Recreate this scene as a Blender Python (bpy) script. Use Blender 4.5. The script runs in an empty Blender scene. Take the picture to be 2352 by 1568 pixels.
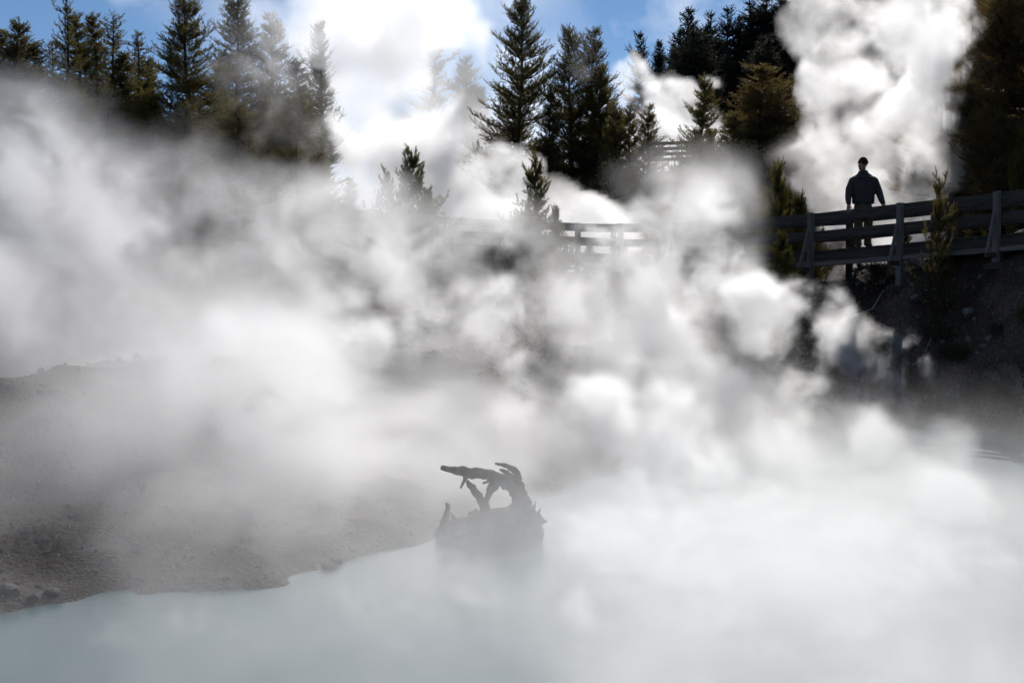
import bpy, bmesh, math, time
import numpy as np
from mathutils import Vector, Matrix, Quaternion
T0 = time.time()
S = bpy.context.scene
C = S.collection
R = math.radians
FAST = False

# ------------------------------------------------------------------ camera
FPX, CX, CY, HZ, EYE = 3267.0, 1176.0, 784.0, 640.0, 2.7     # focal length, centre and horizon of the 2352 px wide layout drawing
PITCH = math.atan((CY - HZ) / FPX)
cam_d = bpy.data.cameras.new('camera'); cam_d.lens = 36.0 * FPX / 2352.0; cam_d.sensor_width = 36
cam_d.clip_end = 3000; cam_d.clip_start = .1
cam = bpy.data.objects.new('camera', cam_d); C.objects.link(cam)
cam.location = (0, 0, EYE); cam.rotation_euler = (R(90) - PITCH, 0, 0); S.camera = cam

def at(px, py, Y):
    "world point at distance Y for a place read off the photograph"
    a, b = (px - CX) / FPX, -(py - CY) / FPX
    cp, sp = math.cos(PITCH), math.sin(PITCH)
    dy, dz = cp + b * sp, -sp + b * cp
    k = Y / dy
    return Vector((a * k, Y, EYE + dz * k))

# ------------------------------------------------------------------ light
SUN_EL, SUN_AZ = R(34), R(15.5)
sd = Vector((math.sin(SUN_AZ) * math.cos(SUN_EL), math.cos(SUN_AZ) * math.cos(SUN_EL), math.sin(SUN_EL)))
sun_d = bpy.data.lights.new('sun', 'SUN'); sun_d.energy = 4.2; sun_d.angle = R(.5); sun_d.color = (1, .96, .91)
sun = bpy.data.objects.new('sun', sun_d); C.objects.link(sun); sun.rotation_euler = sd.to_track_quat('Z', 'Y').to_euler()
sun.location = (20, 60, 60)
W = bpy.data.worlds.new('World'); S.world = W; W.use_nodes = True
wn, wl = W.node_tree.nodes, W.node_tree.links
bg = wn['Background']; bg.inputs[1].default_value = .08
sky = wn.new('ShaderNodeTexSky'); sky.sky_type = 'NISHITA'; sky.sun_disc = False
sky.sun_elevation = SUN_EL; sky.sun_rotation = SUN_AZ; sky.altitude = 2300; sky.air_density = 1.0; sky.dust_density = 0.1; sky.ozone_density = 3.0
tc = wn.new('ShaderNodeTexCoord')
mp = wn.new('ShaderNodeMapping'); mp.inputs['Scale'].default_value = (4.2, 4.2, 6.5); mp.inputs['Location'].default_value = (1.3, .2, .35)
wl.new(tc.outputs['Generated'], mp.inputs[0])
nz = wn.new('ShaderNodeTexNoise'); nz.inputs['Scale'].default_value = 1.6; nz.inputs['Detail'].default_value = 7; nz.inputs['Roughness'].default_value = .58; nz.inputs['Distortion'].default_value = .35
wl.new(mp.outputs[0], nz.inputs['Vector'])
cr = wn.new('ShaderNodeValToRGB'); cr.color_ramp.elements[0].position = .50; cr.color_ramp.elements[1].position = .78
cr.color_ramp.elements[1].color = (.8, .8, .8, 1)
wl.new(nz.outputs['Fac'], cr.inputs[0])
hs = wn.new('ShaderNodeMix'); hs.data_type = 'RGBA'; hs.blend_type = 'MULTIPLY'; hs.inputs[0].default_value = 1
hs.inputs[7].default_value = (.74, .84, .94, 1)
wl.new(sky.outputs[0], hs.inputs[6])
mx = wn.new('ShaderNodeMix'); mx.data_type = 'RGBA'; mx.inputs[7].default_value = (13, 13.6, 14.6, 1)
wl.new(cr.outputs[0], mx.inputs[0]); wl.new(hs.outputs[2], mx.inputs[6]); wl.new(mx.outputs[2], bg.inputs[0])

# ------------------------------------------------------------------ materials
def new_mat(name):
    m = bpy.data.materials.new(name); m.use_nodes = True
    return m, m.node_tree.nodes, m.node_tree.links
def mottled(name, c1, c2, scale=8, rough=.85, bump=.3, bscale=None, stretch=(1, 1, 1), detail=6, spec=.3, contrast=(.3, .7), dist=.02):
    m, N, L = new_mat(name); b = N['Principled BSDF']
    t = N.new('ShaderNodeTexCoord'); mp = N.new('ShaderNodeMapping'); mp.inputs['Scale'].default_value = stretch
    L.new(t.outputs['Object'], mp.inputs[0])
    n = N.new('ShaderNodeTexNoise'); n.inputs['Scale'].default_value = scale; n.inputs['Detail'].default_value = detail; n.inputs['Roughness'].default_value = .62
    L.new(mp.outputs[0], n.inputs['Vector'])
    r = N.new('ShaderNodeValToRGB'); r.color_ramp.elements[0].position, r.color_ramp.elements[1].position = contrast
    r.color_ramp.elements[0].color = (*c1, 1); r.color_ramp.elements[1].color = (*c2, 1)
    L.new(n.outputs['Fac'], r.inputs[0]); L.new(r.outputs[0], b.inputs['Base Color'])
    n2 = N.new('ShaderNodeTexNoise'); n2.inputs['Scale'].default_value = bscale or scale * 3; n2.inputs['Detail'].default_value = 5
    L.new(mp.outputs[0], n2.inputs['Vector'])
    bp = N.new('ShaderNodeBump'); bp.inputs['Strength'].default_value = bump; bp.inputs['Distance'].default_value = dist
    L.new(n2.outputs['Fac'], bp.inputs['Height']); L.new(bp.outputs[0], b.inputs['Normal'])
    b.inputs['Roughness'].default_value = rough; b.inputs['Specular IOR Level'].default_value = spec
    return m
def needle_mat(name, c1, c2, trans, tcol):
    m, N, L = new_mat(name); N.remove(N['Principled BSDF'])
    t = N.new('ShaderNodeTexCoord'); n = N.new('ShaderNodeTexNoise'); n.inputs['Scale'].default_value = 1.3; n.inputs['Detail'].default_value = 4
    L.new(t.outputs['Object'], n.inputs['Vector'])
    r = N.new('ShaderNodeValToRGB'); r.color_ramp.elements[0].position, r.color_ramp.elements[1].position = .35, .68
    r.color_ramp.elements[0].color = (*c1, 1); r.color_ramp.elements[1].color = (*c2, 1); L.new(n.outputs['Fac'], r.inputs[0])
    d = N.new('ShaderNodeBsdfDiffuse'); L.new(r.outputs[0], d.inputs[0])
    tr = N.new('ShaderNodeBsdfTranslucent'); tr.inputs[0].default_value = (*tcol, 1)
    g = N.new('ShaderNodeBsdfGlossy'); g.inputs['Roughness'].default_value = .42; g.inputs[0].default_value = (.5, .5, .45, 1)
    m1 = N.new('ShaderNodeMixShader'); m1.inputs[0].default_value = trans; L.new(d.outputs[0], m1.inputs[1]); L.new(tr.outputs[0], m1.inputs[2])
    m2 = N.new('ShaderNodeMixShader'); m2.inputs[0].default_value = .045; L.new(m1.outputs[0], m2.inputs[1]); L.new(g.outputs[0], m2.inputs[2])
    L.new(m2.outputs[0], N['Material Output'].inputs[0])
    return m
M = {}
M['needle'] = needle_mat('pine_needles', (.032, .033, .011), (.085, .078, .026), .45, (.22, .175, .045))
M['needle_brown'] = needle_mat('brownish_needles', (.035, .03, .012), (.085, .068, .026), .48, (.24, .165, .05))
M['needle_far'] = needle_mat('far_needles', (.014, .016, .012), (.034, .037, .026), .25, (.07, .072, .045))
M['needle_young'] = needle_mat('young_needles', (.03, .035, .008), (.07, .075, .016), .42, (.2, .17, .03))
M['bark'] = mottled('pine_bark', (.02, .017, .013), (.07, .058, .045), 9, .95, .6, stretch=(1, 1, .25))
M['wood'] = mottled('weathered_grey_timber', (.028, .024, .02), (.075, .066, .058), 5, .8, .35, 40, stretch=(.35, 1, 5), spec=.2)
M['wood_pale_lit'] = mottled('pale_skylit_timber', (.085, .078, .07), (.18, .165, .15), 5, .75, .3, 40, stretch=(.35, 1, 5), spec=.2)  # paler copy of the timber; skylight on the front posts put into the colour
M['drift'] = mottled('driftwood', (.035, .03, .027), (.12, .105, .09), 12, .9, .8, 30, stretch=(2, 2, .6))
M['drybranch'] = mottled('dry_branch', (.16, .15, .14), (.34, .32, .30), 14, .9, .4)
M['rock'] = mottled('pale_rock', (.07, .069, .067), (.2, .195, .185), 6, .9, .6)
M['rock_dark'] = mottled('dark_rock', (.012, .012, .012), (.05, .047, .044), 6, .7, .6)
M['jacket'] = mottled('dark_jacket', (.019, .017, .018), (.034, .031, .032), 30, .7, .3)
M['trousers'] = mottled('khaki_trousers', (.055, .045, .022), (.10, .08, .04), 25, .9, .3)
M['black_knit'] = mottled('black_knit', (.006, .006, .007), (.015, .015, .016), 60, .95, .5)
M['skin'] = mottled('skin', (.22, .11, .075), (.3, .16, .11), 20, .55, .1)
M['shoe'] = mottled('brown_boots', (.02, .015, .012), (.05, .038, .028), 18, .8, .3)
M['leaf_pale_sunlit'] = needle_mat('pale_sunlit_dry_leaves', (.25, .22, .16), (.5, .45, .34), .5, (.62, .54, .38))  # pale dry leaves, colour raised to stand in for sunlight on the shrubs
M['stem'] = mottled('dry_stems', (.06, .045, .03), (.16, .12, .085), 20, .9, .3)
M['shrub'] = needle_mat('dark_shrub', (.02, .022, .008), (.045, .045, .016), .25, (.09, .075, .02))

# ------------------------------------------------------------------ object helpers
def link(name, me, mat=None, parent=None, loc=None):
    o = bpy.data.objects.new(name, me); C.objects.link(o)
    if mat is not None and not me.materials: me.materials.append(mat)
    if parent is not None: o.parent = parent
    if loc is not None: o.location = loc
    return o
def mesh_np(name, V, F):
    "F: (n,3) or (n,4) int array or a list of such arrays"
    me = bpy.data.meshes.new(name); V = np.asarray(V, np.float32)
    Fs = F if isinstance(F, list) else [F]
    Fs = [np.asarray(f, np.int32) for f in Fs if len(f)]
    me.vertices.add(len(V)); me.vertices.foreach_set('co', V.ravel())
    tot = np.concatenate([np.full(len(f), f.shape[1], np.int32) for f in Fs]); loops = np.concatenate([f.ravel() for f in Fs])
    me.loops.add(len(loops)); me.loops.foreach_set('vertex_index', loops)
    me.polygons.add(len(tot)); st = np.concatenate([[0], np.cumsum(tot)[:-1]]).astype(np.int32)
    me.polygons.foreach_set('loop_start', st); me.polygons.foreach_set('loop_total', tot)
    me.update(calc_edges=True)
    return me
def smooth(me):
    me.polygons.foreach_set('use_smooth', np.ones(len(me.polygons), bool)); return me
def tag(o, label=None, cat=None, group=None, kind=None):
    if label: o['label'] = label
    if cat: o['category'] = cat
    if group: o['group'] = group
    if kind: o['kind'] = kind
    return o
def empty(name, loc=(0, 0, 0)):
    o = bpy.data.objects.new(name, None); C.objects.link(o); o.location = loc; o.empty_display_size = .3
    return o
class Tubes:
    "collects lofted tubes"
    def __init__(s): s.V, s.F, s.n = [], [], 0
    def tube(s, pts, rad, k=8, flat=None, cap=True, up=None):
        pts = [Vector(p) for p in pts]; n = len(pts); rings = []
        x = None
        for i in range(n):
            d = (pts[min(i + 1, n - 1)] - pts[max(i - 1, 0)]).normalized()
            if x is None:
                ref = Vector(up) if up is not None else (Vector((1, 0, 0)) if abs(d.x) < .8 else Vector((0, 1, 0)))
                x = (ref - d * ref.dot(d)).normalized()
            else: x = (x - d * x.dot(d)).normalized()
            y = d.cross(x)
            r = rad[i]; ra, rb = r if isinstance(r, (tuple, list)) else (r, r)
            for j in range(k):
                a = 2 * math.pi * j / k
                s.V.append(pts[i] + x * (ra * math.cos(a)) + y * (rb * math.sin(a)))
        b = s.n
        for i in range(n - 1):
            for j in range(k):
                s.F.append((b + i * k + j, b + i * k + (j + 1) % k, b + (i + 1) * k + (j + 1) % k, b + (i + 1) * k + j))
        s.n += n * k
        if cap:
            for i, q in ((0, 1), (n - 1, 0)):
                c = s.n; s.V.append(pts[i].copy()); s.n += 1
                for j in range(k):
                    a, e = b + i * k + j, b + i * k + (j + 1) % k
                    s.F.append((c, e, a, a) if q else (c, a, e, e))
        return s
    def ball(s, c, r, k=10, m=6):
        rx, ry, rz = r if isinstance(r, (tuple, list)) else (r, r, r)
        b = s.n; c = Vector(c)
        for i in range(m + 1):
            t = math.pi * (i + .02) / (m + .04)
            for j in range(k):
                a = 2 * math.pi * j / k
                s.V.append(c + Vector((rx * math.sin(t) * math.cos(a), ry * math.sin(t) * math.sin(a), rz * math.cos(t))))
        for i in range(m):
            for j in range(k):
                s.F.append((b + i * k + j, b + (i + 1) * k + j, b + (i + 1) * k + (j + 1) % k, b + i * k + (j + 1) % k))
        s.n += (m + 1) * k
        return s
    def mesh(s, name):
        tri = [(f[0], f[1], f[2]) for f in s.F if f[2] == f[3]]; quad = [f for f in s.F if f[2] != f[3]]
        return smooth(mesh_np(name, np.array([tuple(v) for v in s.V]), [np.array(x, np.int32) for x in (tri, quad) if x]))
def board(name, a, b, h, t, mat, parent, up=Vector((0, 0, 1)), side=None, rng=None, off=None):
    "a bevelled plank from a to b, height h along up, thickness t"
    a, b = Vector(a), Vector(b); d = (b - a); L = d.length; d.normalize()
    u = (up - d * up.dot(d)).normalized(); s = d.cross(u)
    bm = bmesh.new(); bmesh.ops.create_cube(bm, size=1)
    for v in bm.verts: v.co = Vector((v.co.x * L, v.co.y * t, v.co.z * h))
    bmesh.ops.bevel(bm, geom=list(bm.edges), offset=min(.008, t * .2), segments=1, affect='EDGES')
    me = bpy.data.meshes.new(name); bm.to_mesh(me); bm.free()
    o = link(name, me, mat, parent)
    Mx = Matrix((d, s, u)).transposed().to_4x4(); Mx.translation = (a + b) / 2
    o.matrix_world = Mx
    return o

# ------------------------------------------------------------------ noise on regular grids
rng = np.random.default_rng(7)
def bsp(n, m):
    t = np.linspace(0, m - 3.001, n) + 1; i = np.floor(t).astype(int); f = t - i
    w = np.stack([(1 - f) ** 3 / 6, (3 * f ** 3 - 6 * f ** 2 + 4) / 6, (-3 * f ** 3 + 3 * f ** 2 + 3 * f + 1) / 6, f ** 3 / 6], 1)
    A = np.zeros((n, m), np.float32)
    for k in range(4): A[np.arange(n), np.clip(i - 1 + k, 0, m - 1)] += w[:, k]
    return A
def noise3(shape, ext, size, r=None):
    r = r or rng
    sz = size if isinstance(size, tuple) else (size,) * 3
    ms = [max(4, int(e / q) + 4) for e, q in zip(ext, sz)]
    g = r.standard_normal(ms).astype(np.float32)
    A = [bsp(n, m) for n, m in zip(shape, ms)]
    g = np.tensordot(A[0], g, (1, 0)); g = np.tensordot(A[1], g, (1, 1)).transpose(1, 0, 2); g = g @ A[2].T
    return g / .36
def fbm3(shape, ext, size, octs, gain=.55, billow=False, stretch=(1, 1, 1)):
    out = 0; a = 1; tot = 0
    for k in range(octs):
        n = noise3(shape, ext, tuple(size * .5 ** k * q for q in stretch))
        if billow: n = np.abs(n) * 1.6 - 1.25
        out = out + a * n; tot += a * a; a *= gain
    return out / math.sqrt(tot)
def torn(n, sh, ext, size, amt, r=None):
    "tears a noise field into curls by fetching it at positions displaced by several scales of swirl"
    d = []
    for k in range(3):
        w = noise3(sh, ext, size, r) + .5 * noise3(sh, ext, size * .42, r) + .25 * noise3(sh, ext, size * .18, r)
        d.append(w * (amt * size * (sh[k] - 1) / ext[k]))
    out = np.empty(sh, np.float32); J, Kk = np.meshgrid(np.arange(sh[1], dtype=np.float32), np.arange(sh[2], dtype=np.float32), indexing='ij')
    st = (sh[1] * sh[2], sh[2], 1); nf = np.ascontiguousarray(n).ravel()
    for i in range(sh[0]):
        p = [np.clip(q, 0, m - 1.001) for q, m in zip((i + d[0][i], J + d[1][i], Kk + d[2][i]), sh)]
        q = [x_.astype(np.int32) for x_ in p]; f = [x_ - y_ for x_, y_ in zip(p, q)]; b = q[0] * st[0] + q[1] * st[1] + q[2]
        acc = 0
        for a0 in (0, 1):
            for a1 in (0, 1):
                for a2 in (0, 1):
                    acc = acc + nf[b + a0 * st[0] + a1 * st[1] + a2] * (f[0] if a0 else 1 - f[0]) * (f[1] if a1 else 1 - f[1]) * (f[2] if a2 else 1 - f[2])
        out[i] = acc
    return out
def streak(n, sh, ext, L, d=(-.62, 0, .78), k=9, mix=.6):
    "draws a noise field out along the drift direction"
    acc = 0
    for t in np.linspace(-.5, .5, k):
        q = n
        for ax in range(3):
            s_ = int(round(t * L * d[ax] * (sh[ax] - 1) / ext[ax]))
            if s_: q = np.roll(q, s_, ax)
        acc = acc + q
    acc = acc / acc.std() * n.std()
    o = acc * mix + n * (1 - mix)
    return o / o.std() * n.std()
def sst(a, b, x):
    t = np.clip((x - a) / (b - a), 0, 1); return t * t * (3 - 2 * t)

# ------------------------------------------------------------------ terrain
def shore(px, py):
    p = None
    Y = EYE * FPX / (py - HZ); return ((px - CX) / FPX * Y, Y, 0.0)
ctrl = [shore(*q) for q in ((-150, 1475), (0, 1442), (150, 1418), (300, 1400), (450, 1385), (620, 1366), (700, 1340), (850, 1305), (960, 1270), (1060, 1240), (1200, 1180), (1290, 1125), (1420, 1075), (1600, 1040), (1800, 1015), (2000, 1000), (2200, 992), (2300, 990), (2420, 1010), (2520, 1060))]
# bed of the pool
ctrl += [(-3, 8, -.6), (0, 9, -.9), (4, 8, -.9), (0, 12.3, -.5), (3, 14, -.8), (6, 17, -.8), (9, 20, -.6), (4, 19, -.6), (-5, 7.5, -.5), (8, 12, -.9), (-2, 5, -.6), (5, 4, -.6), (12, 15, -.6)]
def pz(px, py, Y): p = at(px, py, Y); return (p.x, p.y, p.z)
# crest of the near mound and what lies behind it
ctrl += [pz(-250, 930, 16.5), pz(0, 892, 18), pz(170, 870, 19.5), pz(330, 848, 21), pz(600, 803, 24), pz(907, 742, 28), pz(1100, 690, 31), pz(1300, 660, 34)]
ctrl += [pz(100, 1150, 14.2), pz(400, 1100, 15.2), pz(700, 1050, 16.5), pz(950, 960, 19), pz(1150, 900, 21.5), pz(1400, 820, 25.5), pz(1600, 800, 27)]
ctrl += [(-13, 24, .3), (-9, 27, .7), (-6, 32, 1.3), (-2, 35, 2.0), (-16, 33, 1.2), (-14, 42, 3.4), (-8, 40, 2.7), (-22, 45, 5)]
# along the boardwalk
ctrl += [pz(1863, 642, 30.2), pz(2075, 628, 28.6), pz(2290, 601, 27.0), pz(2480, 575, 25.6), pz(1700, 648, 32), pz(1540, 645, 34), pz(1400, 640, 36.5), pz(1327, 633, 37.8), pz(1100, 612, 41), pz(920, 588, 44.2), pz(754, 562, 47), pz(600, 545, 49.5)]
ctrl += [pz(2150, 610, 28.8), pz(2000, 611, 30.6), pz(2080, 602, 30.4), pz(2300, 560, 29.4)]
# lower right bank
ctrl += [pz(2352, 900, 25.4), pz(2200, 780, 27), pz(2100, 900, 26.5), pz(2000, 720, 29), pz(2300, 740, 26.3), pz(1850, 850, 28), pz(2450, 800, 24.5)]
# steaming hollow behind the walk, then the wooded hills
ctrl += [(6, 34, 1.6), (9, 33, 1.5), (12, 36, 2), (4, 40, 1.6), (8, 42, 2), (0, 44, 2.4), (13, 31, 3.6), (15, 36, 4.5), (16, 42, 6)]
ctrl += [(-20, 56, 7.5), (-12, 54, 6.3), (-6, 53, 5.2), (0, 54, 4.2), (4, 53, 4.2), (8, 52, 4.5), (14, 52, 8), (20, 50, 10)]
ctrl += [(-30, 75, 8), (-10, 75, 4.6), (5, 75, 4.4), (14, 78, 11), (24, 80, 17), (34, 78, 24), (12, 95, 14), (22, 98, 22), (34, 98, 32), (50, 90, 40), (0, 110, 5), (-40, 110, 6), (60, 140, 40), (0, 200, 5), (-100, 200, 6), (120, 200, 40), (-60, 40, 8), (-40, 15, 2), (60, 30, 14), (40, 12, 5), (-300, 600, 5), (300, 600, 5), (0, 900, 5), (-60, -40, 1), (60, -40, 1), (0, -60, 1), (-12, 3, .8), (16, 4, .6), (0, -3, .9), (18, 14, .9), (17, 21, 2.2)]
ctrl = np.array(ctrl, float)
def kern(r): return r
_d = np.linalg.norm(ctrl[:, None, :2] - ctrl[None, :, :2], axis=2)
_n = len(ctrl); A = np.zeros((_n + 3, _n + 3)); A[:_n, :_n] = kern(_d) - np.eye(_n) * .08
A[:_n, _n] = 1; A[:_n, _n + 1:] = ctrl[:, :2]; A[_n, :_n] = 1; A[_n + 1:, :_n] = ctrl[:, :2].T
_w = np.linalg.solve(A, np.concatenate([ctrl[:, 2], np.zeros(3)]))
def ground0(x, y):
    x = np.asarray(x, float); y = np.asarray(y, float); sh = x.shape; P = np.stack([x.ravel(), y.ravel()], 1); out = np.empty(len(P))
    for i in range(0, len(P), 20000):
        q = P[i:i + 20000]; out[i:i + 20000] = kern(np.linalg.norm(q[:, None] - ctrl[None, :, :2], axis=2)) @ _w[:_n] + _w[_n] + q @ _w[_n + 1:]
    return out.reshape(sh)
# fine relief as one periodic-free lattice over the near field
_rx0, _rx1, _ry0, _ry1 = -30., 34., 2., 66.
_rn = 900
def lattice(size, seed):
    r = np.random.default_rng(seed); m = int(64 / size) + 4; g = r.standard_normal((m, m)); B = bsp(_rn, m); return (B @ g @ B.T) / .5
relief = lattice(5, 1) * .10 + lattice(2, 2) * .055 + lattice(.8, 3) * .03 + lattice(.35, 4) * .03 + lattice(.16, 5) * .018
# hummocks and scour marks
relief += -np.clip(lattice(.7, 8) - .8, 0, 2) * .09 + np.clip(lattice(.4, 9) - 1.0, 0, 2) * .06
def ground(x, y):
    x = np.asarray(x, float); y = np.asarray(y, float)
    z = ground0(x, y)
    fx = np.clip((x - _rx0) / (_rx1 - _rx0) * (_rn - 1), 0, _rn - 1.01); fy = np.clip((y - _ry0) / (_ry1 - _ry0) * (_rn - 1), 0, _rn - 1.01)
    i, j = fx.astype(int), fy.astype(int); a, b = fx - i, fy - j
    r = relief[i, j] * (1 - a) * (1 - b) + relief[i + 1, j] * a * (1 - b) + relief[i, j + 1] * (1 - a) * b + relief[i + 1, j + 1] * a * b
    return z + r * np.clip(.5 + np.abs(z) * .6, 0, 1)
def gz(x, y): return float(ground(np.array([x]), np.array([y]))[0])
def axis(dense0, dense1, step, far, grow=1.22):
    a = list(np.arange(dense0, dense1 + step, step)); s = step; p = a[-1]
    while p < far[1]: s *= grow; p += s; a.append(p)
    s = step; p = a[0]; lo = []
    while p > far[0]: s *= grow; p -= s; lo.append(p)
    return np.array(lo[::-1] + a)
gx = axis(-9.5, 13, .075, (-900, 900)); gy = axis(9.5, 34, .075, (-300, 1500))
GX, GY = np.meshgrid(gx, gy, indexing='ij'); GZ = ground(GX, GY)
nx_, ny_ = GX.shape
idx = np.arange(nx_ * ny_).reshape(nx_, ny_)
F = np.stack([idx[:-1, :-1].ravel(), idx[1:, :-1].ravel(), idx[1:, 1:].ravel(), idx[:-1, 1:].ravel()], 1)
gme = smooth(mesh_np('ground', np.stack([GX.ravel(), GY.ravel(), GZ.ravel()], 1), F))
m, N, L = new_mat('gravel_ground'); b = N['Principled BSDF']; b.inputs['Roughness'].default_value = .95; b.inputs['Specular IOR Level'].default_value = .15
t = N.new('ShaderNodeTexCoord')
n1 = N.new('ShaderNodeTexNoise'); n1.inputs['Scale'].default_value = .9; n1.inputs['Detail'].default_value = 6
n2 = N.new('ShaderNodeTexNoise'); n2.inputs['Scale'].default_value = 22; n2.inputs['Detail'].default_value = 6; n2.inputs['Roughness'].default_value = .75
v1 = N.new('ShaderNodeTexVoronoi'); v1.inputs['Scale'].default_value = 26
v2 = N.new('ShaderNodeTexVoronoi'); v2.inputs['Scale'].default_value = 11
for q in (n1, n2, v1, v2): L.new(t.outputs['Object'], q.inputs['Vector'])
r1 = N.new('ShaderNodeValToRGB'); r1.color_ramp.elements[0].position, r1.color_ramp.elements[1].position = .38, .66
r1.color_ramp.elements[0].color = (.056, .043, .034, 1); r1.color_ramp.elements[1].color = (.135, .107, .086, 1); L.new(n1.outputs['Fac'], r1.inputs[0])
r2 = N.new('ShaderNodeValToRGB'); r2.color_ramp.elements[0].position, r2.color_ramp.elements[1].position = .36, .72
r2.color_ramp.elements[0].color = (.35, .35, .35, 1); r2.color_ramp.elements[1].color = (1.7, 1.66, 1.62, 1); L.new(n2.outputs['Fac'], r2.inputs[0])
mm = N.new('ShaderNodeMix'); mm.data_type = 'RGBA'; mm.blend_type = 'MULTIPLY'; mm.inputs[0].default_value = 1
L.new(r1.outputs[0], mm.inputs[6]); L.new(r2.outputs[0], mm.inputs[7]); L.new(mm.outputs[2], b.inputs['Base Color'])
ad = N.new('ShaderNodeMath'); ad.operation = 'ADD'; L.new(v1.outputs['Distance'], ad.inputs[0]); L.new(n2.outputs['Fac'], ad.inputs[1])
ad2 = N.new('ShaderNodeMath'); ad2.operation = 'ADD'; L.new(ad.outputs[0], ad2.inputs[0]); L.new(v2.outputs['Distance'], ad2.inputs[1])
bp = N.new('ShaderNodeBump'); bp.inputs['Strength'].default_value = .9; bp.inputs['Distance'].default_value = .06; L.new(ad2.outputs[0], bp.inputs['Height']); L.new(bp.outputs[0], b.inputs['Normal'])
M['ground'] = m
tag(link('ground', gme, m), kind='structure')

# ------------------------------------------------------------------ pool
wx = np.linspace(-14, 20, 120); wy = np.linspace(-6, 27, 120); WX, WY = np.meshgrid(wx, wy, indexing='ij'); id2 = np.arange(120 * 120).reshape(120, 120)
wme = smooth(mesh_np('water', np.stack([WX.ravel(), WY.ravel(), np.zeros(WX.size)], 1), np.stack([id2[:-1, :-1].ravel(), id2[1:, :-1].ravel(), id2[1:, 1:].ravel(), id2[:-1, 1:].ravel()], 1)))
m, N, L = new_mat('milky_hot_spring_water'); b = N['Principled BSDF']
b.inputs['Roughness'].default_value = .2; b.inputs['IOR'].default_value = 1.33; b.inputs['Specular IOR Level'].default_value = .18
t = N.new('ShaderNodeTexCoord'); mp = N.new('ShaderNodeMapping'); mp.inputs['Scale'].default_value = (1, 2.6, 1); L.new(t.outputs['Object'], mp.inputs[0])
n1 = N.new('ShaderNodeTexNoise'); n1.inputs['Scale'].default_value = 5; n1.inputs['Detail'].default_value = 6; n1.inputs['Roughness'].default_value = .65; n1.inputs['Distortion'].default_value = .6
n2 = N.new('ShaderNodeTexNoise'); n2.inputs['Scale'].default_value = .35; n2.inputs['Detail'].default_value = 3
L.new(mp.outputs[0], n1.inputs['Vector']); L.new(t.outputs['Object'], n2.inputs['Vector'])
r = N.new('ShaderNodeValToRGB'); r.color_ramp.elements[0].color = (.055, .10, .108, 1); r.color_ramp.elements[1].color = (.115, .175, .185, 1); L.new(n2.outputs['Fac'], r.inputs[0]); L.new(r.outputs[0], b.inputs['Base Color'])
bp = N.new('ShaderNodeBump'); bp.inputs['Strength'].default_value = .15; bp.inputs['Distance'].default_value = .02; L.new(n1.outputs['Fac'], bp.inputs['Height']); L.new(bp.outputs[0], b.inputs['Normal'])
tag(link('water', wme, m), kind='structure')

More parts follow.
